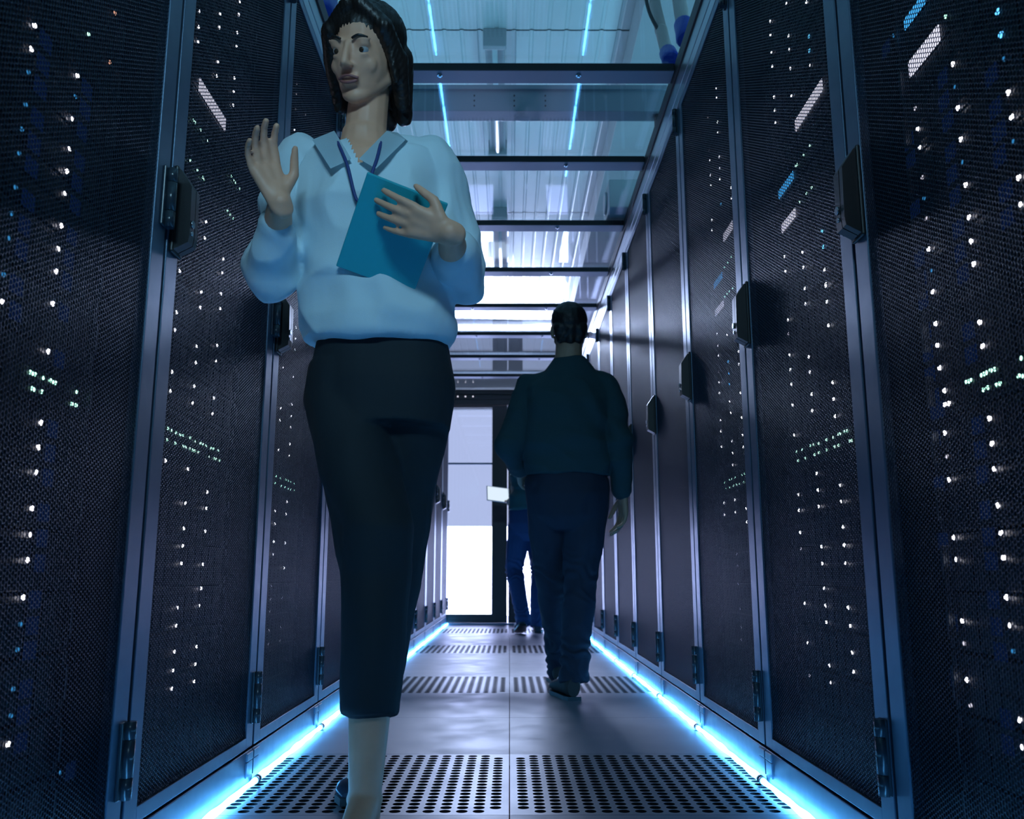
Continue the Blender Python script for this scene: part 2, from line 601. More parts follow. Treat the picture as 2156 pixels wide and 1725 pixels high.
RACKS = {}
proto = make_rack()
ORD = ['nearest', 'second', 'third', 'fourth', 'fifth', 'sixth', 'seventh', 'eighth', 'ninth', 'tenth', 'eleventh']
firstr = True
for side in (-1, 1):
    X = -XL if side < 0 else XR
    Y0 = YL0 if side < 0 else YR0
    for j in range(-1, 11):
        yc = Y0 + (j - 0.5) * PITCHR
        r = proto if firstr else copy_tree(proto)
        firstr = False
        r.location = (X, yc, 0)
        r.rotation_euler = (0, 0, R(90) if side < 0 else R(-90))
        sn = 'left' if side < 0 else 'right'
        if j < 0:
            lab = 'black mesh door server rack of the %s row beside the camera, out of sight' % sn
        elif j == 0:
            lab = 'black mesh door rack nearest in the %s row, cut by the %s picture edge' % (sn, sn)
        elif j == 10:
            lab = 'black mesh door rack at the far end of the %s row by the doors' % sn
        else:
            lab = 'black mesh door rack, %s from the camera in the %s row' % (ORD[j], sn)
        tag(r, lab, 'server rack', 'server racks lining the aisle')
        RACKS[(side, j)] = r

# ------------------------------------------------------------------ servers and their lights
def ray(px, py):
    a = (px - 1078) / F_PX
    v = (py - 862.5) / F_PX
    y = math.cos(PITCH) + v * math.sin(PITCH)
    z = math.sin(PITCH) - v * math.cos(PITCH)
    return a * math.cos(YAW) + y * math.sin(YAW), -a * math.sin(YAW) + y * math.cos(YAW), z


FACE = 0.060


def on_face(px, py, side, depth=FACE - 0.003):
    X = -(XL + depth) if side < 0 else XR + depth
    rx, ry, rz = ray(px, py)
    t = X / rx
    return ry * t, CAMZ + rz * t


def Z(sc, ox, oy, pts):
    return [(ox + a / sc, oy + c / sc) for a, c in pts]


A_ = (2.874, 0, 0)
B_ = (2.9135, 0, 560)
C_ = (2.8368, 0, 1125)
D_ = (3.451, 500, 0)
E_ = (2.7784, 1380, 0)
F_ = (2.7784, 1380, 560)
G_ = (2.7784, 1380, 1125)
LED = []   # side, kind, px, py


def leds(side, kind, frame, pts):
    for p in Z(*frame, pts):
        LED.append((side, kind, p[0], p[1]))


leds(-1, 'lwhite', A_, [(202,155),(183,297),(462,459),(430,717),(413,903),(398,1036),(386,1173),(365,1366),(348,1505),(335,1643)])
leds(-1, 'lgreen', A_, [(530,207)])
leds(-1, 'lred', A_, [(690,80),(658,376)])
leds(-1, 'ldimb', A_, [(165,435),(450,585),(148,633),(125,782),(108,925),(88,1135),(63,1292),(45,1442),(15,1662)])
leds(-1, 'lwhite', A_, [(1203,70),(1198,163),(1194,252),(1328,83),(1324,166),(1446,12),(1442,88),(1432,197),(1427,280),(1314,374),(1307,459),(1415,472),(1410,555),(1407,637),(1242,1342),(1235,1440),(1346,1567),(1340,1652),(1083,1640)])
leds(-1, 'lgreen', A_, [(1167,728),(1178,742),(1210,787),(1251,850),(1146,970),(1190,1032),(1222,1073),(1229,1087),(1396,1066),(1412,1094),(1420,1106),(1446,1143),(1372,1277),(1388,1298),(1407,1322)])
leds(-1, 'lwhite', B_, [(5,215),(318,232),(290,525),(246,962),(230,1113),(216,1268),(190,1488),(178,1648)])
leds(-1, 'lgreen', B_, [(178,652),(192,660),(207,665),(258,686),(302,703),(316,712),(334,718),(192,752),(200,760),(250,772),(465,772),(435,847),(460,855)])
leds(-1, 'lwhite', B_, [(1230,160),(1352,172),(1225,255),(1347,262),(1078,285),(1068,392),(1202,493),(1328,488),(1197,593),(1322,585),(1050,650),(1187,738),(1040,768),(1178,842),(1308,810),(1300,908),(1148,1247),(1010,1195),(1267,1388),(1132,1455),(1262,1488),(1123,1611),(1255,1628)])
leds(-1, 'lgreen', B_, [(1025,997),(1047,1010),(1074,1023),(1100,1037),(1118,1040),(1162,1055),(1193,1075),(1225,1088),(1240,1095),(1260,1103),(1290,1118),(1305,1122),(1335,1133),(1020,1067),(1070,1088),(1120,1106),(1135,1112),(1160,1122),(1178,1130),(1190,1135),(1212,1142),(1278,1168),(1310,1182),(1320,1185),(1342,1193)])
leds(-1, 'lwhite', B_, [(1813,378),(1808,445),(1805,514),(1733,623),(1796,680),(1788,850),(1718,873),(1783,922),(1714,947),(1779,990),(1775,1093),(1705,1130),(1771,1165),(1757,1448),(1685,1503),(1752,1523),(1682,1583),(1675,1692),(1747,1700)])
leds(-1, 'lgreen', B_, [(1690,1290),(1718,1302),(1750,1312),(1765,1318),(1780,1325),(1802,1337),(1683,1332),(1722,1350),(1745,1358),(1765,1367),(1780,1373),(1802,1380)])
leds(-1, 'lwhite', C_, [(158,155),(133,378),(42,1255),(1087,70),(1079,175),(1208,180),(1197,324),(1187,426),(1057,438),(1048,547),(1170,672),(1038,702),(1163,777),(1030,815),(1156,880),(1022,923),(1632,45),(1700,53),(1628,120),(1693,202)])
leds(-1, 'ldim', C_, [(1618,308),(1682,380),(1612,388),(1608,462),(1603,575),(1673,555),(1668,635),(1600,657)])
leds(-1, 'ldimb', C_, [(115,538),(97,690),(72,925),(58,1085),(352,1427)])
leds(-1, 'ldim', D_, [(427,610),(424,682),(418,795),(490,830)])
leds(-1, 'lwhite', D_, [(410,943),(407,1057),(405,1133)])
leds(1, 'lwhite', E_, [(769,18),(887,12),(674,125),(677,205),(782,210),(785,290),(683,307),(686,388),(792,400),(908,383),(697,568),(800,562),(700,645),(705,717),(758,1502),(863,1477),(765,1588),(869,1565),(993,1578),(1002,1662)])
leds(1, 'lblue', E_, [(902,213),(904,297),(980,1352),(986,1445),(2008,68),(2027,203)])
leds(1, 'lgreen', E_, [(908,852),(871,908),(833,962),(825,972),(918,1098),(887,1132),(848,1180),(1703,97),(447,1503),(427,1535),(407,1562)])
leds(1, 'ldim', E_, [(513,400),(514,468),(516,537),(526,697),(528,760),(532,858),(538,990),(1525,635),(1567,1038),(1590,1280),(309,686),(317,880)])
leds(1, 'lwhite', E_, [(358,515),(361,570),(366,714),(368,775),(376,918),(378,985),(380,1047),(320,940),(324,1025),(327,1085),(332,1288),(333,1346),(445,1098),(447,1160)])
leds(1, 'lblue', E_, [(386,1195)])
leds(1, 'ldimb', E_, [(1755,512),(1802,948),(2045,345),(2098,830),(1577,1160),(1620,1580),(1343,208),(1398,208)])
leds(1, 'lwhite', E_, [(1745,375),(1775,632),(1792,815),(1820,1082),(1840,1272),(1852,1412),(1868,1545),(1540,755),(1552,865),(1604,1458),(2070,542),(2090,685),(2132,1040),(2143,1198)])
leds(1, 'lwhite', F_, [(1628,152),(1903,330),(1921,470),(1645,338),(1655,465),(1668,597),(1697,730),(1700,812),(1722,805),(1960,893),(1975,1040),(1987,1190),(2008,1402),(2027,1562),(1698,978),(1722,1252),(1750,1590)])
leds(1, 'ldim', F_, [(1712,1115),(782,397),(373,620),(170,1108),(173,1187),(178,1298)])
leds(1, 'lgreen', F_, [(1825,680),(1840,675),(1852,670),(1915,640),(1930,632),(1942,625),(1968,612),(1990,605),(2145,540),(1925,725),(1950,712),(2002,698),(2022,688),(2132,645),(2150,645),(1343,880)])
leds(1, 'lwhite', F_, [(877,132),(1000,118),(881,222),(1007,210),(779,316),(1017,348),(789,521),(901,532),(792,607),(907,621),(800,692),(1042,682),(805,815),(918,750),(1047,780),(921,847),(1056,880),(815,990),(947,1215),(840,1338),(955,1312),(1085,1282),(843,1430),(959,1408),(1091,1378),(850,1560),(1102,1528),(975,1643),(1108,1635),(580,303),(601,738),(606,812),(609,927),(614,1007),(630,1317),(634,1397),(638,1477)])
leds(1, 'lgreen', F_, [(830,1088),(862,1075),(910,1052),(928,1047),(958,1040),(1005,1018),(1043,1003),(1073,985),(1085,980),(1110,970),(1125,965),(838,1140),(880,1125),(935,1105),(960,1093),(1005,1077),(1052,1058),(1075,1050),(1140,1025),(1152,1022),(625,1170),(620,1225)])
leds(1, 'lwhite', F_, [(364,398),(422,402),(368,466),(371,524),(375,681),(377,744),(438,792),(443,860),(384,904),(386,968),(450,1025),(390,1058),(454,1095),(456,1164),(405,1387),(467,1369),(406,1457),(470,1441),(490,500),(491,575),(501,742),(508,887),(513,990),(517,1060),(533,1420),(538,1498)])
leds(1, 'lblue', F_, [(428,560),(433,630),(435,693)])
leds(1, 'lgreen', F_, [(408,1268),(437,1252),(448,1248),(470,1240),(510,1222),(525,1215),(415,1305),(437,1297),(460,1287),(478,1280),(495,1275),(520,1265),(455,130),(435,150),(422,165),(408,182)])
leds(1, 'lwhite', G_, [(1110,63),(980,172),(1116,170),(990,316),(999,418),(1132,430),(878,405),(1005,515),(1144,537),(893,635),(1155,693),(1023,768),(1163,805),(1030,868),(650,108),(655,188),(664,310),(666,398),(1765,148),(2043,138),(2060,370),(2078,532),(2137,1087),(2150,1245),(1800,508),(1828,853)])
leds(1, 'ldim', G_, [(905,827),(855,85),(1813,640),(1850,1003),(479,117),(484,186),(488,290),(498,437),(505,545),(507,617)])
leds(1, 'ldimb', G_, [(2100,685)])
PANEL = []
for side, kind, fr, tl, br in ((-1, 'dwhite', A_, (1200, 470), (1355, 795)),
                               (1, 'dwhite', E_, (828, 770), (980, 460)),
                               (1, 'dblue', E_, (730, 1165), (812, 1000)),
                               (1, 'dwhite', E_, (748, 1365), (825, 1215)),
                               (1, 'dwhite', E_, (405, 1418), (455, 1290)),
                               (1, 'dblue', E_, (348, 1690), (395, 1595)),
                               (1, 'dwhite', F_, (357, 295), (403, 200)),
                               (1, 'dwhite', E_, (1500, 455), (1665, 145)),
                               (1, 'dblue', E_, (1470, 160), (1585, -30))):
    a = Z(*fr, [tl, br])
    ya, za = on_face(a[0][0], a[0][1], side)
    yb, zb = on_face(a[1][0], a[1][1], side)
    PANEL.append((side, kind, (ya + yb) / 2, (za + zb) / 2, abs(ya - yb) / 2, max(abs(za - zb) / 2, 0.010)))

UH = 0.0905
UZ0 = 0.118
NU = 23


def server_face():
    b = bmesh.new()
    box(b, -0.245, 0.245, FACE, FACE + 0.68, 0.002, UH - 0.003, 0.0015)
    return b


me_srv = obj('tmp', server_face(), mat=M['server'])
proto_s = empty('server_unit', (0, 0, 0))
ch = me_srv
ch.name = 'chassis'
ch.parent = proto_s
for s in (-1, 1):
    b = bmesh.new()
    box(b, s * 0.2525 - 0.007, s * 0.2525 + 0.007, FACE - 0.004, FACE + 0.006, 0.004, UH - 0.005, 0.001)
    box(b, s * 0.238 - 0.004, s * 0.238 + 0.004, FACE - 0.016, FACE, 0.02, UH - 0.02, 0.0015)
    obj('ear', b, proto_s, M['ear'])
b = bmesh.new()
for r_ in range(2):
    for c_ in range(10):
        box(b, -0.21 + c_ * 0.0425, -0.21 + c_ * 0.0425 + 0.038, FACE - 0.004, FACE + 0.001, 0.012 + r_ * 0.036, 0.012 + r_ * 0.036 + 0.030, 0.001)
obj('drive_bay', b, proto_s, M['server'])

SRV = {}
fst = True
for side in (-1, 1):
    for j in range(0, 4):
        rk = RACKS[(side, j)]
        for u in range(NU):
            s = proto_s if fst else copy_tree(proto_s)
            fst = False
            s.location = (rk.location.x, rk.location.y, UZ0 + u * UH)
            s.rotation_euler = rk.rotation_euler
            SRV[(side, j, u)] = [s, []]


def local(side, j, y, z, u, depth):
    rk = RACKS[(side, j)]
    lx = (y - rk.location.y) * (1 if side < 0 else -1)
    return Vector((lx, depth, z - (UZ0 + u * UH)))


def led_mesh(rx, rz):
    b = bmesh.new()
    mt = Matrix.Rotation(math.pi / 2, 4, 'X')
    bmesh.ops.create_cone(b, cap_ends=True, segments=12, radius1=1.0, radius2=0.8, depth=0.6, matrix=mt)
    for v in b.verts:
        v.co = Vector((v.co.x * rx, v.co.y * 0.003, v.co.z * rz))
    me = bpy.data.meshes.new('status_light')
    b.to_mesh(me)
    b.free()
    return me


LM = {}
for k, (a, c) in {'lwhite': (0.0044, 0.0039), 'ldim': (0.0040, 0.0036), 'lblue': (0.0055, 0.0045), 'ldimb': (0.004, 0.0035), 'lgreen': (0.0032, 0.0032), 'lred': (0.004, 0.0035)}.items():
    LM[k] = led_mesh(a, c)
    LM[k].materials.append(M[k])
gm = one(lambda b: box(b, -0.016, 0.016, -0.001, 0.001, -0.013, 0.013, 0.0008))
glow_me = bpy.data.meshes.new('bezel_glow_patch')
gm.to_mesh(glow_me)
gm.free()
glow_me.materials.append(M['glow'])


def find(side, y, z):
    Y0 = YL0 if side < 0 else YR0
    j = math.floor((y - Y0) / PITCHR) + 1
    u = int(math.floor((z - UZ0) / UH))
    return (side, j, u)


for side, kind, px, py in LED:
    y, z = on_face(px, py, side)
    key = find(side, y, z)
    if key not in SRV:
        continue
    s, ls = SRV[key]
    p = local(side, key[1], y, z, key[2], FACE - 0.005)
    if abs(p.x) > 0.300:
        continue
    o = obj('status_light', LM[kind], s)
    o.location = p
    ls.append(kind)
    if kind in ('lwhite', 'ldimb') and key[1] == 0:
        g = obj('bezel_glow_patch', glow_me, s)  # glowing patch stands in for indicator light on the bezel
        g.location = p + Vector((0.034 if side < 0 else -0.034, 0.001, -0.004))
for side, kind, y, z, hy, hz in PANEL:
    key = find(side, y, z)
    if key not in SRV:
        continue
    s, ls = SRV[key]
    p = local(side, key[1], y, z, key[2], FACE - 0.006)
    o = obj('display_panel', one(lambda b: box(b, -hy, hy, -0.001, 0.001, -hz, hz)), s, M[kind])
    o.location = p
    ls.append(kind)

NUM = ['no', 'one', 'two', 'three', 'four', 'five', 'six', 'seven', 'eight', 'nine', 'ten', 'eleven', 'twelve']
UORD = ['bottom'] + [w + ' from the bottom' for w in ('second', 'third', 'fourth', 'fifth', 'sixth', 'seventh', 'eighth', 'ninth', 'tenth', 'eleventh', 'twelfth', 'thirteenth', 'fourteenth', 'fifteenth', 'sixteenth', 'seventeenth', 'eighteenth', 'nineteenth', 'twentieth')] + ['third from top', 'second from top', 'topmost']
for (side, j, u), (s, ls) in SRV.items():
    if 'dwhite' in ls:
        w = 'with a glowing white display'
    elif 'dblue' in ls:
        w = 'with a glowing blue display'
    elif ls.count('lgreen') > 1:
        w = 'with green port lights'
    elif ls:
        w = 'with status lights'
    else:
        w = 'unlit'
    tag(s, 'black server %s, %s, %s rack of %s row' % (w, UORD[u], ORD[j], 'left' if side < 0 else 'right'), 'server', 'servers behind the mesh doors')

# ------------------------------------------------------------------ floor light strips, one segment per rack
def strip_mesh():
    b = bmesh.new()
    pts, rad = [], []
    n = 40
    L = PITCHR - 0.03
    for i in range(n + 1):
        t = i / n
        pts.append((0.0, (t - 0.5) * L, 0.010 + 0.0008 * math.sin(t * 37)))
        rad.append(0.0072 + 0.0018 * math.sin(t * 19.0) * math.sin(t * 7.3 + 1))
    tube(b, pts, rad, 12)
    return b


st0 = empty('light_strip', (0, 0, 0))
obj('light_tube', strip_mesh(), st0, M['strip'])
L = PITCHR - 0.006
for s in (-1, 1):
    b = bmesh.new()
    cyl(b, (0, s * (L / 2 - 0.012), 0.010), (0, s * L / 2, 0.010), 0.0095, 12)
    obj('end_cap', b, st0, M['rail'])
first = True
for side in (-1, 1):
    for j in range(-1, 11):
        s = st0 if first else copy_tree(st0)
        first = False
        X = -(XL - 0.013) if side < 0 else XR - 0.013
        s.location = (X, RACKS[(side, j)].location.y, 0)
        sn = 'left' if side < 0 else 'right'
        pos = 'beside the camera' if j < 0 else ('under the far end rack' if j == 10 else 'under the %s rack' % ORD[j])
        tag(s, 'glowing blue-white floor light strip %s of the %s row' % (pos, sn), 'light strip', 'light strips along the floor')

# ------------------------------------------------------------------ roof over the aisle
for side in (-1, 1):
    b = bmesh.new()
    xa, xb = (-XL - 0.035, -XL + 0.006) if side < 0 else (XR - 0.006, XR + 0.035)
    box(b, xa, xb, 0.0, YEND + 0.05, 2.352, 2.408, 0.001)
    tag(obj('roof_rail', b, mat=M['beamdark']), 'dark rail on top of the %s rack row carrying the glass roof' % ('left' if side < 0 else 'right'), 'rail', 'roof rails')

bm0 = empty('roof_beam', (0, 0, 0))
b = bmesh.new()
box(b, -XL + 0.007, XR - 0.007, 0.0, 0.088, ROOF, ROOF + 0.024, 0.001)
obj('beam_profile', b, bm0, M['beam'])
b = bmesh.new()
box(b, -XL + 0.007, XR - 0.007, -0.004, 0.0, ROOF + 0.001, ROOF + 0.029)
obj('gasket', b, bm0, M['beamdark'])
for xx in (-0.268, 0.262):
    b = bmesh.new()
    cyl(b, (xx, 0.030, ROOF), (xx, 0.030, ROOF - 0.004), 0.010, 16)
    cyl(b, (xx + 0.001, 0.030, ROOF - 0.003), (xx + 0.001, 0.030, ROOF - 0.009), 0.006, 6)
    obj('bolt', b, bm0, M['steel'])
first = True
NB = 11
for k in range(0, NB):
    s = bm0 if first else copy_tree(bm0)
    first = False
    s.location = (0, YR0 + k * PITCHR + 0.003, 0)
    nm = ['first from the camera, out of the picture', 'second from the camera, hidden above the picture', 'widest one at the top of the picture, with two bolts', 'second visible one from the top of the picture', 'third visible one from the top of the picture', 'fourth visible one from the top of the picture', 'level with the walking man\'s hair', 'just behind the walking man\'s head', 'third one before the glass doors', 'second one before the glass doors', 'last one, against the door header'][k]
    tag(s, 'blue-grey steel cross beam under the glass roof, ' + nm, 'beam', 'beams under the glass roof')
gl = obj('roof_glass_pane', one(lambda b: box(b, -XL - 0.02, XR + 0.02, 0.004, PITCHR - 0.004, GLASS, GLASS + 0.008)), mat=M['glass'])
first = True
for k in range(-1, NB - 1):
    s = gl if first else gl.copy()
    if not first:
        COL.objects.link(s)
    first = False
    s.location = (0, YR0 + k * PITCHR + 0.003, 0)
    tag(s, 'clear glass roof pane resting on the beams, %s from the camera' % ORD[k + 1], 'glass pane', 'glass roof panes')

# heavy girder crossing above the glass
g = empty('ceiling_girder', (0, 3.62, 2.55))
b = bmesh.new()
box(b, -0.80, 0.707, 0.0, 0.09, 0.0, 0.12, 0.002)
box(b, -0.80, 0.707, -0.015, 0.105, 0.10, 0.12)
obj('girder_profile', b, g, M['beam'])
b = bmesh.new()
for xx in (-0.16, 0.02, 0.16):
    for zz in (0.025, 0.05, 0.075):
        cyl(b, (xx, 0.0, zz), (xx, -0.004, zz), 0.004, 8)
obj('bolt', b, g, M['beamdark'])
for xx in (-0.77, 0.68):
    b = bmesh.new()
    box(b, xx - 0.02, xx + 0.02, 0.02, 0.07, -0.20, 0.0)
    obj('post', b, g, M['beamdark'])
tag(g, 'heavy grey steel girder crossing above the glass roof behind the widest beam', 'girder')

# grey duct on the right under the ceiling
d = obj('air_duct', one(lambda b: box(b, 0.665, 1.35, -2.5, 9.5, 3.28, 3.48, 0.004)), mat=M['duct'])
tag(d, 'long grey air duct under the ceiling above the right rack row', 'duct')

fu = empty('fan_unit', (0.60, 4.50, 2.424))
obj('housing', one(lambda b: box(b, -0.07, 0.09, -0.12, 0.16, 0.0, 0.16, 0.006)), fu, M['duct'])
b = bmesh.new()
cyl(b, (-0.070, 0.02, 0.08), (-0.082, 0.02, 0.08), 0.062, 24)
obj('fan_disc', b, fu, M['rail'])
tag(fu, 'small grey box with a round disc lying on the glass roof at its right edge', 'fan unit')

# linear luminaires along the ceiling centre
lu = empty('ceiling_luminaire', (0, 0, 0))
b = bmesh.new()
box(b, -0.055, 0.055, 0.0, 1.30, 3.43, 3.50, 0.004)
box(b, -0.065, 0.065, -0.01, 0.03, 3.39, 3.50, 0.004)
box(b, -0.065, 0.065, 1.27, 1.31, 3.39, 3.50, 0.004)
obj('housing', b, lu, M['duct'])
b = bmesh.new()
cyl(b, (0, 0.03, 3.41), (0, 1.27, 3.41), 0.016, 14)
obj('tube', b, lu, pmat('unlit_tube', (0.85, 0.86, 0.9), 0.3))
for i, (yy, lab) in enumerate(((4.42, 'near the top of the picture'), (6.85, 'farther along the aisle'), (1.6, 'above the camera, out of the picture'))):
    s = lu if i == 0 else copy_tree(lu)
    s.location = (-0.085, yy, 0)
    tag(s, 'unlit grey ceiling luminaire above the glass roof, ' + lab, 'ceiling light', 'unlit luminaires on the ceiling')
# lit luminaire across the aisle beyond the doors
lt = empty('ceiling_luminaire', (0, 10.2, 3.42))
obj('housing', one(lambda b: box(b, -0.75, 0.75, -0.06, 0.06, 0.035, 0.075, 0.004)), lt, M['duct'])
b = bmesh.new()
cyl(b, (-0.70, 0, 0.0), (0.70, 0, 0.0), 0.030, 20)
obj('tube', b, lt, M['lamp'])
tag(lt, 'lit white tube luminaire across the ceiling beyond the glass doors', 'ceiling light')

# ------------------------------------------------------------------ glass doors at the end of the aisle
hd = struct(obj('trim_1', one(lambda b: (box(b, -0.80, 0.80, YEND - 0.01, YEND + 0.07, 2.245, 2.408, 0.002), box(b, -0.80, 0.80, YEND - 0.018, YEND, 2.305, 2.312, 0.001), box(b, -0.80, 0.80, YEND - 0.022, YEND, 2.248, 2.258, 0.001), box(b, -0.80, 0.80, YEND - 0.03, YEND, 2.36, 2.37, 0.001))), mat=M['black']))
hd['label'] = 'black header above the glass doors'
b = bmesh.new()
for x_, in ((-0.545,), (-0.465,), (-0.385,)):
    cyl(b, (x_, YEND - 0.010, 2.335), (x_, YEND - 0.016, 2.335), 0.008, 14)
obj('header_light', b, hd, M['ldim'])
cx = -0.02
for n, (xa, xb, st_in, st_out) in (('door_1', (-0.71, cx - 0.006, cx - 0.162, -0.665)), ('door_2', (cx + 0.006, 0.70, cx + 0.157, 0.655))):
    b = bmesh.new()
    if n == 'door_1':
        box(b, xa, st_out, YEND, YEND + 0.05, 0.02, 2.24, 0.002)
        box(b, st_in, xb, YEND, YEND + 0.05, 0.02, 2.24, 0.002)
        ga, gb = st_out, st_in
    else:
        box(b, xa, st_in, YEND, YEND + 0.05, 0.02, 2.24, 0.002)
        box(b, st_out, xb, YEND, YEND + 0.05, 0.02, 2.24, 0.002)
        ga, gb = st_in, st_out
    box(b, ga - 0.002, gb + 0.002, YEND, YEND + 0.05, 0.02, 0.104, 0.002)
    box(b, ga - 0.002, gb + 0.002, YEND, YEND + 0.05, 2.222, 2.24)
    box(b, ga - 0.002, gb + 0.03, YEND - 0.008, YEND, 0.03, 0.045, 0.001)
    dr = struct(obj(n, b, mat=M['black']))
    obj('glass_pane', one(lambda b: box(b, ga, gb, YEND + 0.02, YEND + 0.026, 0.104, 2.222)), dr, M['doorglass'])
    obj('glazing_bar', one(lambda b: box(b, ga, gb + 0.01, YEND + 0.005, YEND + 0.018, 1.618, 1.638, 0.001)), dr, M['frame'])
struct(obj('trim_2', one(lambda b: box(b, -0.75, 0.75, YEND - 0.012, YEND + 0.06, 0.0, 0.018, 0.002)), mat=M['frame']))

# ------------------------------------------------------------------ insulated pipes with blue rubber couplings
def pipe(pts, rad, capend, name, label):
    root = empty(name, pts[0])
    o0 = Vector(pts[0])
    b = bmesh.new()
    sp = [p - o0 for p in smooth_spline(pts, 6)]
    tube(b, sp, rad, 14)
    obj('insulation', b, root, M['pipe'])
    e = sp[-1]
    dr = (sp[-1] - sp[-3]).normalized()
    b = bmesh.new()
    tube(b, [e - dr * 0.01, e + dr * 0.0, e + dr * 0.012, e + dr * 0.06, e + dr * capend, e + dr * (capend + 0.012)], [rad * 1.02, rad * 1.28, rad * 1.34, rad * 1.3, rad * 1.42, rad * 1.2], 14)
    obj('coupling', b, root, M['bluecap'])
    for q in (4, 9):
        if q < len(sp) - 1:
            b = bmesh.new()
            dd = (sp[q + 1] - sp[q]).normalized()
            tube(b, [sp[q] - dd * 0.004, sp[q] + dd * 0.004], rad * 1.07, 14)
            obj('joint_ring', b, root, M['pipe'])
    tag(root, label, 'pipe', 'insulated pipes above the racks')
    return root


pipe([(0.70, 3.42, 3.27), (0.69, 3.25, 2.95), (0.665, 3.06, 2.66), (0.66, 3.0, 2.56)], 0.028, 0.11, 'insulated_pipe', 'beige insulated pipe with a blue rubber end above the right racks, the upper of two')
pipe([(0.68, 3.75, 3.27), (0.655, 3.50, 2.95), (0.635, 3.25, 2.64), (0.63, 3.17, 2.55)], 0.026, 0.11, 'insulated_pipe', 'beige insulated pipe with a blue rubber end above the right racks, the lower of two')
pipe([(-0.72, 3.30, 3.40), (-0.70, 3.10, 2.95), (-0.67, 2.95, 2.66), (-0.665, 2.88, 2.56)], 0.028, 0.11, 'insulated_pipe', 'insulated pipe with a blue rubber end above the left racks, the nearer one')
pipe([(-0.66, 3.60, 3.40), (-0.65, 3.40, 2.95), (-0.635, 3.20, 2.68), (-0.63, 3.12, 2.58)], 0.032, 0.08, 'insulated_pipe', 'insulated pipe with a blue rubber end above the left racks, the farther one')
b = bmesh.new()
tube(b, smooth_spline([(0.60, 3.75, 3.50), (0.60, 3.55, 3.2), (0.60, 3.4, 2.9), (0.64, 3.32, 2.72)], 6), 0.008, 8)
tag(obj('cable', b, mat=M['hose']), 'thin black cable hanging from the ceiling beside the pipes on the right', 'cable')
# ------------------------------------------------------------------ people
def ell(bm, c, r, rot=None, seg=16):
    rr = bmesh.ops.create_uvsphere(bm, u_segments=seg, v_segments=max(8, seg * 3 // 4), radius=1.0)
    mt = Matrix.Translation(Vector(c)) @ (rot.to_4x4() if rot else Matrix()) @ Matrix.Diagonal((r[0], r[1], r[2], 1))
    for v in rr['verts']:
        v.co = mt @ v.co


def cap(bm, p, q, r1, r2, flat=None, f=1.0, seg=14):
    """rounded tapered limb; flat = direction in which it is thinner by factor f"""
    p, q = Vector(p), Vector(q)
    d = (q - p)
    L = d.length
    d.normalize()
    if flat is None:
        a = d.cross(Vector((0, 0, 1)))
        if a.length < 0.05:
            a = d.cross(Vector((0, 1, 0)))
        a.normalize()
        c = d.cross(a)
        f = 1.0
    else:
        c = Vector(flat)
        c = (c - d * c.dot(d)).normalized()
        a = c.cross(d)
    rings = []
    spec = [(-math.sin(t), math.cos(t), 0) for t in (1.25, 0.85, 0.4)] + [(0, 1, 0)] + [(0, 1, 1)] + [(math.sin(t), math.cos(t), 1) for t in (0.4, 0.85, 1.25)]
    for off, s, end in spec:
        r = r2 if end else r1
        o = (q if end else p) + d * off * r
        rings.append([bm.verts.new(o + (a * math.cos(k * 2 * math.pi / seg) + c * f * math.sin(k * 2 * math.pi / seg)) * r * s) for k in range(seg)])
    for i in range(len(rings) - 1):
        for k in range(seg):
            bm.faces.new((rings[i][k], rings[i][(k + 1) % seg], rings[i + 1][(k + 1) % seg], rings[i + 1][k]))
    bm.faces.new(list(reversed(rings[0])))
    bm.faces.new(rings[-1])


def chain(bm, pts, rads, flat=None, f=1.0):
    for i in range(len(pts) - 1):
        cap(bm, pts[i], pts[i + 1], rads[i], rads[i + 1], flat, f)


def loft(bm, secs, seg=32, power=2.3):
    """secs: (centre, rx, ry, [axis_x]) horizontal-ish super-ellipse sections from bottom to top"""
    rings = []
    for s in secs:
        c, rx, ry = Vector(s[0]), s[1], s[2]
        ax = Vector(s[3]).normalized() if len(s) > 3 and s[3] else Vector((1, 0, 0))
        nz = Vector(s[4]).normalized() if len(s) > 4 and s[4] else Vector((0, 0, 1))
        ay = nz.cross(ax).normalized()
        ring = []
        for k in range(seg):
            t = k * 2 * math.pi / seg
            cx, sy = math.cos(t), math.sin(t)
            ring.append(bm.verts.new(c + ax * rx * math.copysign(abs(cx) ** (2 / power), cx) + ay * ry * math.copysign(abs(sy) ** (2 / power), sy)))
        rings.append(ring)
    for i in range(len(rings) - 1):
        for k in range(seg):
            bm.faces.new((rings[i][k], rings[i][(k + 1) % seg], rings[i + 1][(k + 1) % seg], rings[i + 1][k]))
    bm.faces.new(list(reversed(rings[0])))
    bm.faces.new(rings[-1])


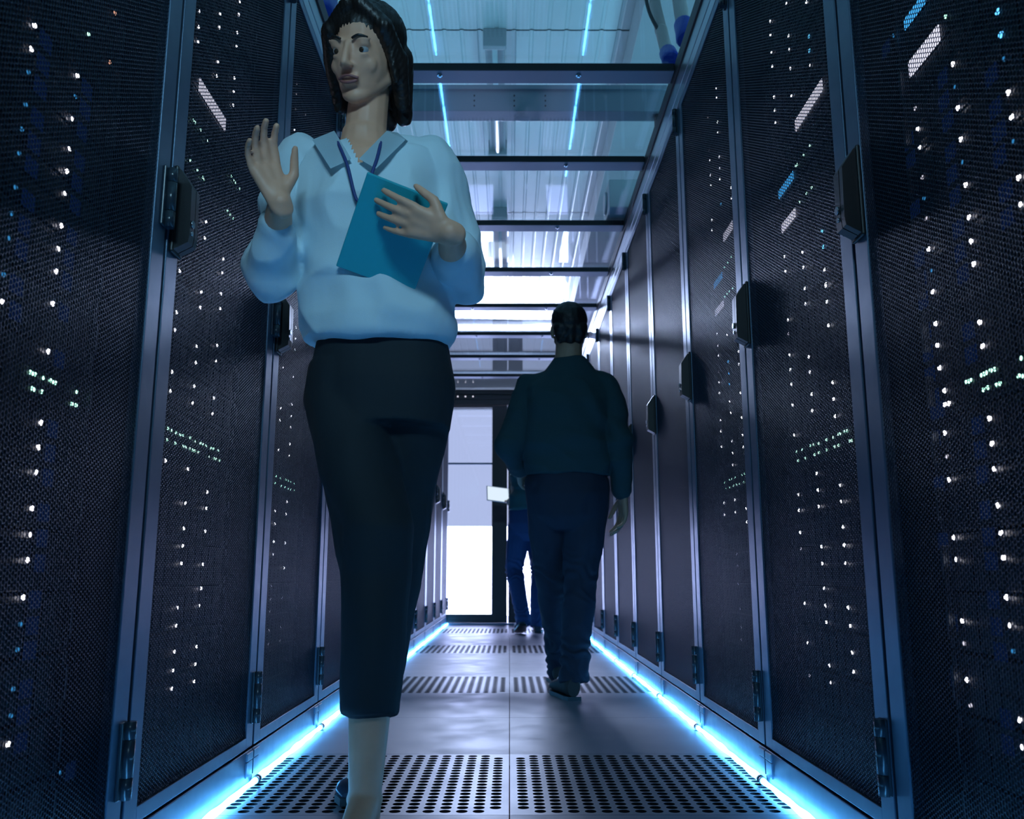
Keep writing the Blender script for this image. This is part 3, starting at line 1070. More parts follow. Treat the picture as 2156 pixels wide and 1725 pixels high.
def fuse(name, bm, parent, mat, voxel=0.005, smooth=4, disp=None):
    """melt the overlapping pieces of one body or garment into one continuous skin"""
    me = bpy.data.meshes.new(name)
    bmesh.ops.recalc_face_normals(bm, faces=bm.faces)
    bm.to_mesh(me)
    bm.free()
    o = bpy.data.objects.new(name, me)
    COL.objects.link(o)
    m = o.modifiers.new('r', 'REMESH')
    m.mode = 'VOXEL'
    m.voxel_size = voxel
    m.use_smooth_shade = True
    if smooth:
        s = o.modifiers.new('s', 'SMOOTH')
        s.iterations = smooth
        s.factor = 0.5
    dg = bpy.context.evaluated_depsgraph_get()
    dg.update()
    new = bpy.data.meshes.new_from_object(o.evaluated_get(dg))
    o.modifiers.clear()
    o.data = new
    bpy.data.meshes.remove(me)
    new.materials.clear()
    new.materials.append(mat)
    if disp:
        n = len(new.vertices)
        co = np.empty(n * 3, np.float32)
        new.vertices.foreach_get('co', co)
        no = np.empty(n * 3, np.float32)
        new.vertices.foreach_get('normal', no)
        co = co.reshape(-1, 3)
        no = no.reshape(-1, 3)
        dd = np.array([disp(Vector(c)) for c in co], np.float32)
        co = co + no * dd[:, None]
        new.vertices.foreach_set('co', co.ravel())
        new.update()
    for p in new.polygons:
        p.use_smooth = True
    if parent is not None:
        o.parent = parent
        o.matrix_parent_inverse = parent.matrix_world.inverted() if False else Matrix.Translation(-parent.location)
    return o


def folds(amp, k=(6, 6, 3), seed=0.0, fine=0.3):
    def f(c):
        v = Vector((c.x * k[0] + seed, c.y * k[1], c.z * k[2]))
        n = noise.noise(v) + 0.5 * noise.noise(v * 2.1)
        r = 1 - abs(noise.noise(v * 1.3 + Vector((7, 3, 1)))) * 2
        return amp * (n * 0.9 + fine * r)
    return f


def hand(bm, wrist, d, palm, thumb, curl, s=1.0, spread=1.0):
    """d: towards the knuckles, palm: palm normal, thumb: side of the thumb"""
    d = Vector(d).normalized()
    palm = Vector(palm)
    palm = (palm - d * palm.dot(d)).normalized()
    side = d.cross(palm).normalized()
    if side.dot(Vector(thumb)) < 0:
        side = -side
    w = Vector(wrist)
    cap(bm, w - d * 0.01 * s, w + d * 0.02 * s, 0.027 * s, 0.030 * s, palm, 0.62)
    for k in (-1, 0, 1):
        cap(bm, w + d * 0.018 * s + side * k * 0.012 * s, w + d * 0.078 * s + side * k * 0.023 * s, 0.018 * s, 0.015 * s, palm, 0.8)
    lens = [(0.040, 0.025, 0.020), (0.045, 0.029, 0.021), (0.042, 0.026, 0.020), (0.032, 0.020, 0.018)]
    for i in range(4):
        off = (1.5 - i) * 0.0205
        p = w + d * (0.088 - 0.004 * abs(i - 1)) * s + side * off * s
        ang = 0.0
        base = (d + side * (1.5 - i) * 0.07 * spread).normalized()
        r = (0.0094, 0.0088, 0.0082, 0.0074)
        if i == 3:
            r = tuple(x * 0.86 for x in r)
        for j in range(3):
            ang += curl[j] * (1 + 0.08 * i)
            dr = base * math.cos(ang) + palm * math.sin(ang)
            q = p + dr * lens[i][j] * s
            cap(bm, p, q, r[j] * s, r[j + 1] * s, seg=10)
            p = q
    # thumb leaves the side of the palm near its base
    p = w + d * 0.025 * s + side * 0.022 * s
    dr = (side * 0.75 + d * 0.62 + palm * 0.25).normalized()
    q = p + dr * 0.042 * s
    cap(bm, p, q, 0.0145 * s, 0.0115 * s, seg=10)
    dr2 = (side * 0.25 + d * 0.9 + palm * (0.25 + curl[0] * 0.4)).normalized()
    q2 = q + dr2 * 0.032 * s
    cap(bm, q, q2, 0.011 * s, 0.0098 * s, seg=10)
    cap(bm, q2, q2 + (dr2 + palm * 0.2).normalized() * 0.024 * s, 0.0098 * s, 0.0075 * s, seg=10)


def head_shapes(bm, c, rot, s=1.0):
    """head facing local -y, c = centre of the skull"""
    def P(x, y, z):
        return c + rot @ Vector((x, y, z)) * s
    def E_(p, r):
        ell(bm, P(*p), [q * s for q in r], rot)
    E_((0, 0.018, 0.030), (0.076, 0.095, 0.088))
    E_((0, -0.022, -0.018), (0.064, 0.072, 0.080))
    E_((0, -0.030, -0.062), (0.050, 0.055, 0.045))
    E_((0, -0.066, -0.094), (0.024, 0.020, 0.018))
    for q in (-1, 1):
        cap(bm, P(q * 0.050, 0.0, -0.050), P(q * 0.016, -0.060, -0.090), 0.018 * s, 0.017 * s)
        E_((q * 0.033, -0.062, -0.028), (0.024, 0.017, 0.022))
        E_((q * 0.030, -0.080, 0.024), (0.024, 0.012, 0.008))
        E_((q * 0.031, -0.0740, 0.0115), (0.018, 0.0165, 0.0070))
        E_((q * 0.031, -0.0725, -0.009), (0.016, 0.0155, 0.0055))
        E_((q * 0.009, -0.101, -0.033), (0.007, 0.009, 0.006))
        ell(bm, P(q * 0.076, 0.012, -0.008), [0.007 * s, 0.017 * s, 0.030 * s], rot @ Euler((0.15, 0, q * 0.35)).to_matrix())
        E_((q * 0.074, 0.004, -0.030), (0.006, 0.009, 0.010))
    cap(bm, P(0, -0.088, 0.018), P(0, -0.110, -0.028), 0.0070 * s, 0.0100 * s)
    cap(bm, P(-0.016, -0.086, -0.056), P(0.016, -0.086, -0.056), 0.0065 * s, 0.0065 * s)
    cap(bm, P(-0.013, -0.087, -0.067), P(0.013, -0.087, -0.067), 0.0072 * s, 0.0072 * s)
    return P


def face_parts(P, rot, s, root, eyecol, hairmat):
    we = pmat('eye_white', (0.42, 0.40, 0.40), 0.25)
    ie = pmat('iris', eyecol, 0.15)
    lip = pmat('lips', (0.34, 0.12, 0.11), 0.45)
    o0 = root.location
    for q in (-1, 1):
        b = bmesh.new()
        ell(b, P(q * 0.031, -0.0735, 0.002) - o0, [0.0125 * s] * 3, rot, 14)
        e = obj('eye', b, root, we)
        b = bmesh.new()
        ell(b, P(q * 0.031, -0.0850, 0.0005) - o0, [0.0058 * s, 0.0022 * s, 0.0056 * s], rot, 12)
        obj('iris', b, e, ie)
        b = bmesh.new()
        pts = [P(q * x, y, z) - o0 for x, y, z in ((0.014, -0.0945, 0.024), (0.030, -0.0935, 0.030), (0.047, -0.083, 0.025))]
        tube(b, smooth_spline(pts, 4), 0.0028 * s, 8)
        obj('eyebrow', b, root, hairmat)
    b = bmesh.new()
    tube(b, smooth_spline([P(x, y, z) - o0 for x, y, z in ((-0.024, -0.0905, -0.060), (-0.008, -0.0985, -0.055), (0.008, -0.0985, -0.055), (0.024, -0.0905, -0.060))], 4), 0.0030 * s, 8)
    tube(b, smooth_spline([P(x, y, z) - o0 for x, y, z in ((-0.020, -0.0905, -0.064), (0, -0.0975, -0.069), (0.020, -0.0905, -0.064))], 4), 0.0034 * s, 8)
    obj('lips', b, root, lip)


def skin_mat(name, col):
    m = pmat(name, col, 0.5, var=0.06, scale=25)
    bs = m.node_tree.nodes['Principled BSDF']
    bs.inputs['Subsurface Weight'].default_value = 0.08
    bs.inputs['Subsurface Radius'].default_value = (0.02, 0.008, 0.004)
    return m


def shoe(name, heel, toe, root, mat, s=1.0, pump=False, lift=0.0, up=(0, 0, 1)):
    heel, toe = Vector(heel), Vector(toe)
    d = (toe - heel)
    L = d.length
    d.normalize()
    up = Vector(up)
    side = d.cross(up).normalized()
    up = side.cross(d).normalized()
    b = bmesh.new()
    if pump:
        secs = [(0.02, 0.024, 0.030, 0.030), (0.10, 0.027, 0.028, 0.026), (0.3, 0.026, 0.020, 0.018), (0.55, 0.036, 0.018, 0.015), (0.72, 0.042, 0.019, 0.016), (0.88, 0.034, 0.016, 0.014), (0.99, 0.012, 0.008, 0.008)]
    else:
        secs = [(0.01, 0.026, 0.036, 0.040), (0.12, 0.036, 0.046, 0.048), (0.32, 0.038, 0.044, 0.046), (0.5, 0.042, 0.034, 0.036), (0.72, 0.050, 0.027, 0.028), (0.9, 0.042, 0.021, 0.022), (1.0, 0.020, 0.012, 0.014)]
    rings = []
    seg = 20
    for t, hw, hh, cz in secs:
        c = heel + d * L * t + up * cz * s
        rings.append([b.verts.new(c + side * hw * s * math.cos(k * 2 * math.pi / seg) + up * max(-cz, -hh) * s * 0 + up * hh * s * (math.sin(k * 2 * math.pi / seg))) for k in range(seg)])
    for r_ in rings:
        for v in r_:
            h = (v.co - heel).dot(up)
            if h < 0.004 * s:
                v.co += up * (0.004 * s - h)
    for i in range(len(rings) - 1):
        for k in range(seg):
            f = b.faces.new((rings[i][k], rings[i][(k + 1) % seg], rings[i + 1][(k + 1) % seg], rings[i + 1][k]))
            f.smooth = True
    b.faces.new(list(reversed(rings[0])))
    b.faces.new(rings[-1])
    bmesh.ops.recalc_face_normals(b, faces=b.faces)
    for v in b.verts:
        v.co -= root.location
    o = obj(name, b, root, mat)
    # sole
    b = bmesh.new()
    outer = []
    for z in (-0.010, 0.006):
        ring = []
        for sgn in (1, -1):
            rng = secs if sgn == 1 else list(reversed(secs))
            for t, hw, hh, cz in rng:
                ring.append(b.verts.new(heel + d * (L * t + (0.008 if t > 0.9 else (-0.008 if t < 0.05 else 0))) + side * sgn * (hw + 0.002) * s + up * z * s - root.location))
        outer.append(ring)
    n = len(outer[0])
    b.faces.new(outer[0])
    b.faces.new(list(reversed(outer[1])))
    for k in range(n):
        b.faces.new((outer[0][k], outer[0][(k + 1) % n], outer[1][(k + 1) % n], outer[1][k]))
    bmesh.ops.recalc_face_normals(b, faces=b.faces)
    so = obj('sole', b, o, M['black'])
    return o


def V(*a):
    return Vector(a)


# ================= the woman in front, walking towards the camera
W = empty('person', (-0.30, 1.92, 0))
tag(W, 'person in pale blue blouse and black trousers hurrying towards the camera', 'person')
skinW = skin_mat('skin_woman', (0.82, 0.42, 0.27))
hairW = pmat('hair_dark', (0.018, 0.013, 0.011), 0.42, bump=0.6, bscale=90)
blouse = pmat('blouse_cotton', (0.66, 0.80, 0.86), 0.75, bump=0.15, bscale=500)
trouW = pmat('black_trousers', (0.010, 0.018, 0.024), 0.8, bump=0.2, bscale=700)
pelv = V(-0.285, 1.90, 0.95)
chest = V(-0.315, 1.86, 1.30)
nk = V(-0.330, 1.845, 1.475)
hc = V(-0.326, 1.800, 1.655)
rotW = Euler((R(22), R(6), R(-16))).to_matrix()
shR_, shL_ = V(-0.475, 1.87, 1.435), V(-0.180, 1.88, 1.435)
elR, elL = V(-0.520, 1.84, 1.185), V(-0.118, 1.89, 1.180)
wrR, wrL = V(-0.465, 1.665, 1.245), V(-0.118, 1.625, 1.165)
hipR_, hipL_ = V(-0.360, 1.90, 0.90), V(-0.225, 1.91, 0.90)
knR, knL = V(-0.266, 1.78, 0.52), V(-0.268, 2.03, 0.51)
anR, anL = V(-0.264, 1.70, 0.105), V(-0.345, 2.27, 0.105)
b = bmesh.new()
P = head_shapes(b, hc, rotW, 0.97)
cap(b, nk, hc + rotW @ V(0, 0.02, -0.05), 0.048, 0.045)
cap(b, nk + V(0, 0.01, -0.05), nk, 0.075, 0.055)
loft(b, [(pelv + V(0, 0, -0.06), 0.13, 0.09), (pelv + V(0, 0, 0.05), 0.14, 0.095), ((pelv + chest) / 2, 0.115, 0.08), (chest, 0.135, 0.095), (chest + V(0, -0.012, 0.06), 0.135, 0.088), (chest + V(0, -0.012, 0.12), 0.125, 0.078), (nk + V(0, 0.0, -0.03), 0.075, 0.058)], 24)
for sh, el, wr in ((shR_, elR, wrR), (shL_, elL, wrL)):
    cap(b, sh, el, 0.042, 0.034)
    cap(b, el, el + (wr - el) * 0.35, 0.035, 0.036)
    cap(b, el + (wr - el) * 0.35, wr, 0.036, 0.024)
    cap(b, chest + V(0, 0.01, 0.12), sh, 0.06, 0.045)
for hp, kn, an in ((hipR_, knR, anR), (hipL_, knL, anL)):
    cap(b, hp, kn, 0.075, 0.050)
    mid = kn + (an - kn) * 0.33
    cap(b, kn, mid + V(0, 0.012, 0), 0.048, 0.050)
    cap(b, mid + V(0, 0.012, 0), an, 0.050, 0.030)
    cap(b, an, an + V(0, 0.02, -0.045), 0.031, 0.027)
# feet inside the pumps
for an, toe in ((anR, V(-0.285, 1.515, 0.030)), (anL, V(-0.358, 2.085, 0.022))):
    heel = an + V(0.0, 0.035, -0.06)
    ball = an + (toe - an) * 0.68
    ball.z = 0.030
    cap(b, heel, ball, 0.027, 0.026)
    cap(b, an + V(0, -0.005, -0.01), ball + V(0, 0, 0.005), 0.030, 0.024)
    cap(b, ball, toe, 0.024, 0.016, V(0, 0, 1), 0.7)
    for q in (-1, 1):
        ell(b, an + V(q * 0.022, 0.0, -0.002), (0.012, 0.014, 0.014))
hand(b, wrR, V(-0.40, -0.15, 0.90), V(0.6, -0.75, 0), V(1, 0.1, 0.3), (0.35, 0.45, 0.3), 0.95)
hand(b, wrL, V(-0.93, -0.02, 0.30), V(0.1, 0.85, 0.5), V(0.1, -0.2, 1), (0.15, 0.20, 0.15), 0.92)
body = fuse('body', b, W, skinW, 0.0038, 7)
face_parts(P, rotW, 0.97, W, (0.05, 0.03, 0.02), hairW)
# hair: cap, side locks and the back to below the ears
b = bmesh.new()
s = 0.97
def PH(x, y, z):
    return hc + rotW @ V(x, y, z) * s
ell(b, PH(0, 0.026, 0.048), (0.084, 0.094, 0.082), rotW)
ell(b, PH(0, 0.062, -0.01), (0.078, 0.066, 0.095), rotW)
for q in (-1, 1):
    cap(b, PH(q * 0.014, -0.048, 0.106), PH(q * 0.066, -0.034, 0.055), 0.019, 0.020)
    cap(b, PH(q * 0.066, -0.040, 0.055), PH(q * 0.080, -0.005, -0.01), 0.021, 0.022)
    cap(b, PH(q * 0.080, 0.0, -0.01), PH(q * 0.080, 0.02, -0.105), 0.024, 0.017)
    cap(b, PH(q * 0.060, 0.05, 0.0), PH(q * 0.064, 0.06, -0.13), 0.035, 0.022)
cap(b, PH(0.0, 0.085, 0.0), PH(0.0, 0.085, -0.13), 0.055, 0.035)
cap(b, PH(0.070, -0.035, 0.05), PH(0.086, -0.025, -0.06), 0.012, 0.007)
def strand(c):
    a = math.atan2(c.x - hc.x, c.y - hc.y)
    return 0.0010 * math.sin(a * 60 + 3 * noise.noise(c * 14)) + 0.0025 * noise.noise(c * 18)
fuse('hair', b, W, hairW, 0.0045, 3, strand)
# trousers, cropped above the ankle
b = bmesh.new()
loft(b, [(pelv + V(0.0, 0.0, -0.13), 0.150, 0.115), (pelv + V(0, 0, -0.03), 0.158, 0.118), (pelv + V(0, 0, 0.06), 0.146, 0.108), (pelv + V(0, 0, 0.12), 0.130, 0.098)], 32)
for hp, kn, an in ((hipR_, knR, anR), (hipL_, knL, anL)):
    hem = kn + (an - kn) * 0.66
    q1 = hp + (kn - hp) * 0.5
    nz = (kn - an).normalized()
    cap(b, hp, kn, 0.088, 0.070)
    cap(b, kn, kn + (hem - kn) * 0.85, 0.070, 0.058)
    loft(b, [(hem, 0.053, 0.060, None, nz), (kn + (hem - kn) * 0.5, 0.060, 0.068, None, nz), (kn + V(0, 0, -0.03), 0.066, 0.072, None, V(0, 0.1, 1)), (kn + V(0, 0, 0.08), 0.072, 0.078), (q1, 0.086, 0.092), (hp + V(0, 0, -0.02), 0.095, 0.104), (hp + V(0, 0, 0.06), 0.085, 0.10)], 28, 2.0)
fuse('trousers', b, W, trouW, 0.006, 4, folds(0.007, (9, 9, 5), 2.0))
# blouse with collar and loose hem
def blousef(c):
    f = folds(0.013, (7, 7, 6), 5.0, 0.9)(c)
    u = c.x * 0.75 + c.z * 0.65
    f += 0.009 * math.sin(u * 48 + 6 * noise.noise(c * 5)) * max(0, noise.noise(c * 4 + Vector((3, 1, 0))) + 0.35)
    return f
b = bmesh.new()
loft(b, [(pelv + V(-0.010, 0, 0.060), 0.166, 0.128), (pelv + V(-0.012, 0, 0.10), 0.176, 0.136), (pelv + V(-0.015, 0, 0.18), 0.172, 0.132), ((pelv + chest) / 2 + V(0, 0, 0.03), 0.158, 0.122), (chest + V(0, -0.01, 0.0), 0.158, 0.124), (chest + V(0, 0, 0.08), 0.158, 0.105), (chest + V(0, 0, 0.135), 0.140, 0.082), (nk + V(0, 0.01, -0.015), 0.085, 0.062)], 36)
for sh, el, wr, k in ((shR_, elR, wrR, 0.55), (shL_, elL, wrL, 0.55)):
    cap(b, chest + V(0, 0.01, 0.11), sh + V(0, 0, -0.005), 0.075, 0.058)
    cap(b, sh, el + (sh - el) * 0.3, 0.060, 0.058)
    cap(b, el + (sh - el) * 0.3, el + V(0, 0.01, -0.012), 0.058, 0.058)
    cap(b, el + V(0, 0.01, -0.012), el + (wr - el) * k, 0.058, 0.040)
bl = fuse('blouse', b, W, blouse, 0.0055, 4, blousef)
# open V neck
bb = bmesh.new()
bb.from_mesh(bl.data)
top = nk.z - 0.005
kill = [f for f in bb.faces if (lambda c: c.y < nk.y - 0.015 and c.z > nk.z - 0.105 and abs(c.x - nk.x - 0.008) < 0.044 * (c.z - (nk.z - 0.105)) / 0.10)(f.calc_center_median())]
bmesh.ops.delete(bb, geom=kill, context='FACES')
bb.to_mesh(bl.data)
bb.free()
b = bmesh.new()
for q in (-1, 1):
    pts = [(q * 0.062, 0.045, 0.026), (q * 0.074, 0.0, 0.020), (q * 0.058, -0.056, -0.006), (q * 0.008, -0.106, -0.098)]
    inn = [nk + V(*p) for p in pts]
    outv = [nk + V(*p) + V(q * w, -0.016, -0.030) for p, w in zip(pts, (0.014, 0.028, 0.044, 0.040))]
    va = [b.verts.new(p) for p in inn]
    vb = [b.verts.new(p) for p in outv]
    for i in range(3):
        b.faces.new((va[i], va[i + 1], vb[i + 1], vb[i]))
bmesh.ops.solidify(b, geom=b.faces[:], thickness=0.004)
obj('collar', b, bl, blouse)
b = bmesh.new()
tube(b, smooth_spline([p - W.location for p in (nk + V(-0.058, 0.02, 0.012), nk + V(-0.050, -0.060, -0.03), chest + V(-0.030, -0.132, 0.06), chest + V(0.0, -0.142, -0.03), chest + V(0.030, -0.132, 0.06), nk + V(0.050, -0.060, -0.03), nk + V(0.058, 0.02, 0.012))], 6), 0.0038, 6)
lan = obj('lanyard', b, W, pmat('lanyard_blue', (0.03, 0.06, 0.22), 0.6))
pumpM = pmat('pump_leather', (0.03, 0.045, 0.075), 0.3)
shoe('shoe', anR + V(0, 0.06, -0.105) , V(-0.287, 1.492, 0.012), W, pumpM, 1.0, True)
shoe('shoe', anL + V(0, 0.06, -0.095), V(-0.360, 2.065, 0.012), W, pumpM, 1.0, True)

# the teal tablet she holds against her chest
TL, TRt, BL = V(-0.284, 1.610, 1.292), V(-0.133, 1.655, 1.248), V(-0.305, 1.725, 1.155)
ux = (TRt - TL).normalized()
uy = (BL - TL)
uy = (uy - ux * uy.dot(ux)).normalized()
un = ux.cross(uy)
tb = empty('tablet', (TL + ux * 0.09 + uy * 0.11))
mt = Matrix((ux, uy, un)).transposed()
tb.rotation_euler = mt.to_euler()
b = one(lambda b: box(b, -0.085, 0.085, -0.105, 0.105, -0.004, 0.004, 0.0025))
obj('cover', b, tb, pmat('teal_cover', (0.02, 0.42, 0.50), 0.5, bump=0.15, bscale=300))
obj('screen', one(lambda b: box(b, -0.078, 0.078, -0.098, 0.098, 0.0040, 0.0052)), tb, M['black'])
tag(tb, 'teal tablet held in front of the chest by the person walking towards the camera', 'tablet')

# ================= men walking away
def man(root, J, skin, hairm, topm, trm, shm, sc, seed, hands, headrot, belly=1.0, hem=0.0):
    pelv, chest, nk, hc = J['pelvis'], J['chest'], J['neck'], J['head']
    b = bmesh.new()
    P = head_shapes(b, hc, headrot, sc * 1.0)
    cap(b, nk, hc + headrot @ V(0, 0.02, -0.05), 0.062 * sc, 0.060 * sc)
    cap(b, nk + V(0, 0.0, -0.06), nk, 0.09 * sc, 0.065 * sc)
    loft(b, [(pelv + V(0, 0, -0.06), 0.14 * sc, 0.10 * sc), (pelv + V(0, 0, 0.08), 0.145 * sc, 0.10 * sc), ((pelv + chest) / 2, 0.145 * sc, 0.10 * sc), (chest, 0.165 * sc, 0.11 * sc), (chest + V(0, 0, 0.12), 0.15 * sc, 0.08 * sc), (nk + V(0, 0, -0.04), 0.08 * sc, 0.06 * sc)], 24)
    for q in ('L', 'R'):
        sh, el, wr = J['sh' + q], J['el' + q], J['wr' + q]
        cap(b, chest + V(0, 0, 0.10), sh, 0.070 * sc, 0.050 * sc)
        cap(b, sh, el, 0.050 * sc, 0.042 * sc)
        cap(b, el, el + (wr - el) * 0.35, 0.043 * sc, 0.043 * sc)
        cap(b, el + (wr - el) * 0.35, wr, 0.043 * sc, 0.029 * sc)
        hp, kn, an = J['hip' + q], J['kn' + q], J['an' + q]
        cap(b, hp, kn, 0.082 * sc, 0.056 * sc)
        mid = kn + (an - kn) * 0.33
        cap(b, kn, mid, 0.055 * sc, 0.056 * sc)
        cap(b, mid, an, 0.056 * sc, 0.036 * sc)
        toe = J['toe' + q]
        cap(b, an, an + (toe - an) * 0.7, 0.036 * sc, 0.030 * sc)
        h = hands[q]
        hand(b, wr, h[0], h[1], h[2], h[3], 1.06 * sc)
    fuse('body', b, root, skin, 0.0048, 3)
    face_parts(P, headrot, sc, root, (0.03, 0.02, 0.015), hairm)
    # short hair
    b = bmesh.new()
    def PH(x, y, z):
        return hc + headrot @ V(x, y, z) * sc
    ell(b, PH(0, 0.026, 0.042), (0.083 * sc, 0.095 * sc, 0.085 * sc), headrot)
    cap(b, PH(-0.04, 0.070, 0.0), PH(-0.036, 0.072, -0.045), 0.038 * sc, 0.026 * sc)
    cap(b, PH(0.04, 0.070, 0.0), PH(0.036, 0.072, -0.045), 0.038 * sc, 0.026 * sc)
    cap(b, PH(-0.045, -0.055, 0.085), PH(0.045, -0.055, 0.085), 0.026 * sc, 0.026 * sc)
    cap(b, PH(0, 0.080, 0.0), PH(0, 0.078, -0.050), 0.036 * sc, 0.026 * sc)
    fuse('hair', b, root, hairm, 0.005, 4, lambda c: 0.0035 * noise.noise(c * 45))
    # trousers
    b = bmesh.new()
    loft(b, [(pelv + V(0, 0, -0.19), 0.07 * sc, 0.07 * sc), (pelv + V(0, 0, -0.13), 0.140 * sc, 0.11 * sc), (pelv + V(0, 0, -0.04), 0.172 * sc, 0.130 * sc), (pelv + V(0, 0, 0.10), 0.162 * sc, 0.122 * sc)], 32)
    for q in ('L', 'R'):
        hp, kn, an = J['hip' + q], J['kn' + q], J['an' + q]
        hm = kn + (an - kn) * 1.14
        nz = (kn - an).normalized()
        cap(b, hp + V(0, 0, 0.02), hp + (kn - hp) * 0.5, 0.100 * sc, 0.090 * sc)
        cap(b, hp + (kn - hp) * 0.5, kn, 0.090 * sc, 0.072 * sc)
        loft(b, [(hm, 0.062 * sc, 0.066 * sc, None, nz), (kn + (an - kn) * 0.75, 0.060 * sc, 0.064 * sc, None, nz), (kn + (an - kn) * 0.4, 0.068 * sc, 0.072 * sc, None, nz), (kn, 0.070 * sc, 0.074 * sc, None, nz), (kn + (hp - kn) * 0.12, 0.073 * sc, 0.077 * sc)], 24, 2.0)
    def tf(c):
        f = folds(0.008 * sc, (10, 10, 6), seed, 0.5)(c)
        for q in ('L', 'R'):
            for pt, w in ((J['kn' + q], 0.004), (J['an' + q] + V(0, 0, 0.06), 0.006)):
                dz = c.z - pt.z
                f += w * math.exp(-(dz / 0.09) ** 2) * math.sin(dz * 95 + 9 * noise.noise(c * 11))
        return f * 0.8
    fuse('trousers', b, root, trm, 0.0065, 4, tf)
    # sweater
    b = bmesh.new()
    hz = J.get('hemz', 0.05)
    loft(b, [(pelv + V(0, 0, hz), 0.178 * sc * belly, 0.140 * sc), (pelv + V(0, 0, hz + 0.05), 0.186 * sc * belly, 0.146 * sc), (pelv + V(0, 0, hz + 0.12), 0.192 * sc * belly, 0.150 * sc), ((pelv + chest) / 2 + V(0, 0, 0.07), 0.188 * sc * belly, 0.145 * sc), (chest + V(0, 0, 0.02), 0.196 * sc, 0.142 * sc), (chest + V(0, 0, 0.10), 0.190 * sc, 0.115 * sc), (nk + V(0, 0, -0.095), 0.16 * sc, 0.10 * sc), (nk + V(0, 0, -0.045), 0.11 * sc, 0.085 * sc), (nk + V(0, 0, 0.012), 0.068 * sc, 0.066 * sc)], 36)
    for q in ('L', 'R'):
        sh, el, wr = J['sh' + q], J['el' + q], J['wr' + q]
        cap(b, nk + V(0, 0, -0.085 * sc), sh, 0.075 * sc, 0.064 * sc)
        cap(b, sh, el, 0.066 * sc, 0.060 * sc)
        cap(b, el, wr + (el - wr) * 0.1, 0.062 * sc, 0.040 * sc)
    def sf(c):
        f = folds(0.010 * sc, (5, 5, 8), seed + 3, 0.8)(c)
        d = (c - chest).dot(V(0.55, 0, 0.83))
        return f + 0.005 * sc * math.sin(d * 34 + 4 * noise.noise(c * 5))
    fuse('sweater', b, root, topm, 0.006, 4, sf)
    for q in ('L', 'R'):
        an, toe = J['an' + q], J['toe' + q]
        d = (toe - an)
        d.z = 0
        d.normalize()
        up = J.get('up' + q, V(0, 0, 1))
        shoe('shoe', J['heel' + q], J['toe' + q], root, shm, sc, False, 0, up)
    return P


G = empty('person', (0.26, 3.80, 0))
tag(G, 'person seen from behind in dark teal sweater and jeans walking down the aisle', 'person')
skinM = skin_mat('skin_man', (0.36, 0.24, 0.17))
hairM = pmat('hair_black', (0.012, 0.010, 0.010), 0.5, bump=0.8, bscale=120)
sweat = pmat('teal_sweater', (0.014, 0.050, 0.062), 0.9, bump=0.5, bscale=350)
jeanM = pmat('dark_jeans', (0.010, 0.020, 0.042), 0.8, bump=0.3, bscale=600)
bootM = pmat('brown_suede', (0.022, 0.020, 0.018), 0.7, bump=0.3, bscale=200)
rotM = Euler((R(-8), 0, R(180))).to_matrix()
J = dict(pelvis=V(0.252, 3.80, 0.88), chest=V(0.252, 3.79, 1.20), neck=V(0.262, 3.80, 1.435), head=V(0.268, 3.83, 1.590),
         shL=V(0.088, 3.80, 1.305), shR=V(0.424, 3.80, 1.305), elL=V(0.005, 3.76, 1.06), elR=V(0.468, 3.74, 1.07),
         wrL=V(0.045, 3.97, 0.97), wrR=V(0.492, 3.80, 0.845),
         hipL=V(0.165, 3.80, 0.86), hipR=V(0.335, 3.80, 0.86), knL=V(0.185, 3.97, 0.50), knR=V(0.305, 3.83, 0.48),
         anL=V(0.235, 4.25, 0.10), anR=V(0.270, 3.77, 0.115),
         heelL=V(0.235, 4.18, 0.010), toeL=V(0.225, 4.46, 0.012), heelR=V(0.262, 3.70, 0.010), toeR=V(0.205, 3.965, 0.012), hemz=0.045)
man(G, J, skinM, hairM, sweat, jeanM, bootM, 1.0, 1.0,
    {'L': (V(0.1, 0.9, -0.3), V(1, 0, -0.2), V(0, 0.3, 1), (0.3, 0.5, 0.4)), 'R': (V(0.0, 0.12, -1), V(-1, -0.3, 0), V(-0.3, 1, 0), (0.25, 0.4, 0.3))}, rotM, 1.0)

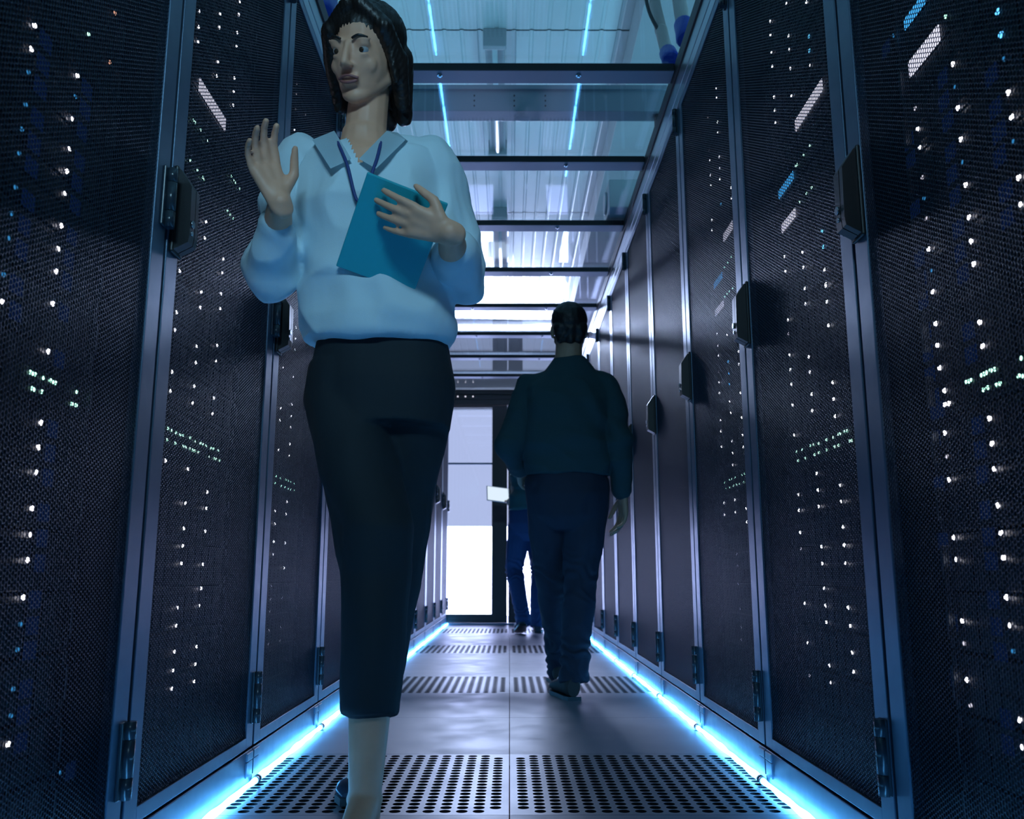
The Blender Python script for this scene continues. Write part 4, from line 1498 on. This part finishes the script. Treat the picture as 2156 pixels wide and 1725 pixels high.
K = empty('person', (0.18, 7.80, 0))
tag(K, 'person in blue jeans standing before the glass doors, half hidden behind the walking man', 'person')
skinK = skin_mat('skin_far', (0.48, 0.36, 0.30))
shirt = pmat('green_shirt', (0.02, 0.10, 0.12), 0.8, bump=0.3, bscale=300)
jeanK = pmat('blue_jeans', (0.015, 0.055, 0.16), 0.8, bump=0.3, bscale=600)
J = dict(pelvis=V(0.170, 7.80, 0.98), chest=V(0.215, 7.80, 1.34), neck=V(0.225, 7.81, 1.59), head=V(0.225, 7.84, 1.745),
         shL=V(0.075, 7.80, 1.45), shR=V(0.385, 7.80, 1.45), elL=V(0.080, 7.79, 1.16), elR=V(0.43, 7.80, 1.16),
         wrL=V(0.010, 8.02, 1.15), wrR=V(0.36, 8.02, 1.15),
         hipL=V(0.095, 7.80, 0.95), hipR=V(0.245, 7.80, 0.95), knL=V(0.040, 7.86, 0.54), knR=V(0.265, 7.93, 0.54),
         anL=V(0.110, 7.62, 0.150), anR=V(0.245, 7.88, 0.11),
         heelL=V(0.110, 7.55, 0.085), toeL=V(0.085, 7.76, 0.016), heelR=V(0.245, 7.82, 0.010), toeR=V(0.25, 8.10, 0.012), upL=V(-0.05, 0.33, 0.94), hemz=0.085)
man(K, J, skinK, hairM, shirt, jeanK, pmat('dark_boots', (0.03, 0.04, 0.06), 0.5), 1.06, 9.0,
    {'L': (V(-0.35, 0.9, 0.1), V(0.1, -0.1, 1), V(0.7, 0.2, 0.2), (0.3, 0.3, 0.2)), 'R': (V(-0.3, 0.9, 0.1), V(-0.9, 0, 0.3), V(0, 0.2, 1), (0.4, 0.5, 0.3))}, Euler((R(-6), 0, R(180))).to_matrix(), 0.9)
tb = empty('tablet', (-0.115, 8.09, 1.225))
tb.rotation_euler = (R(58), R(6), R(14))
obj('cover', one(lambda b: box(b, -0.100, 0.115, -0.085, 0.085, -0.004, 0.004, 0.003)), tb, pmat('white_cover', (0.8, 0.82, 0.85), 0.3))
obj('screen', one(lambda b: box(b, -0.092, 0.107, -0.077, 0.077, 0.0042, 0.0052)), tb, emat('lit_screen', (0.75, 0.88, 1.0), 1.0, False))
tag(tb, 'small bright white tablet held out by the person before the glass doors', 'tablet')
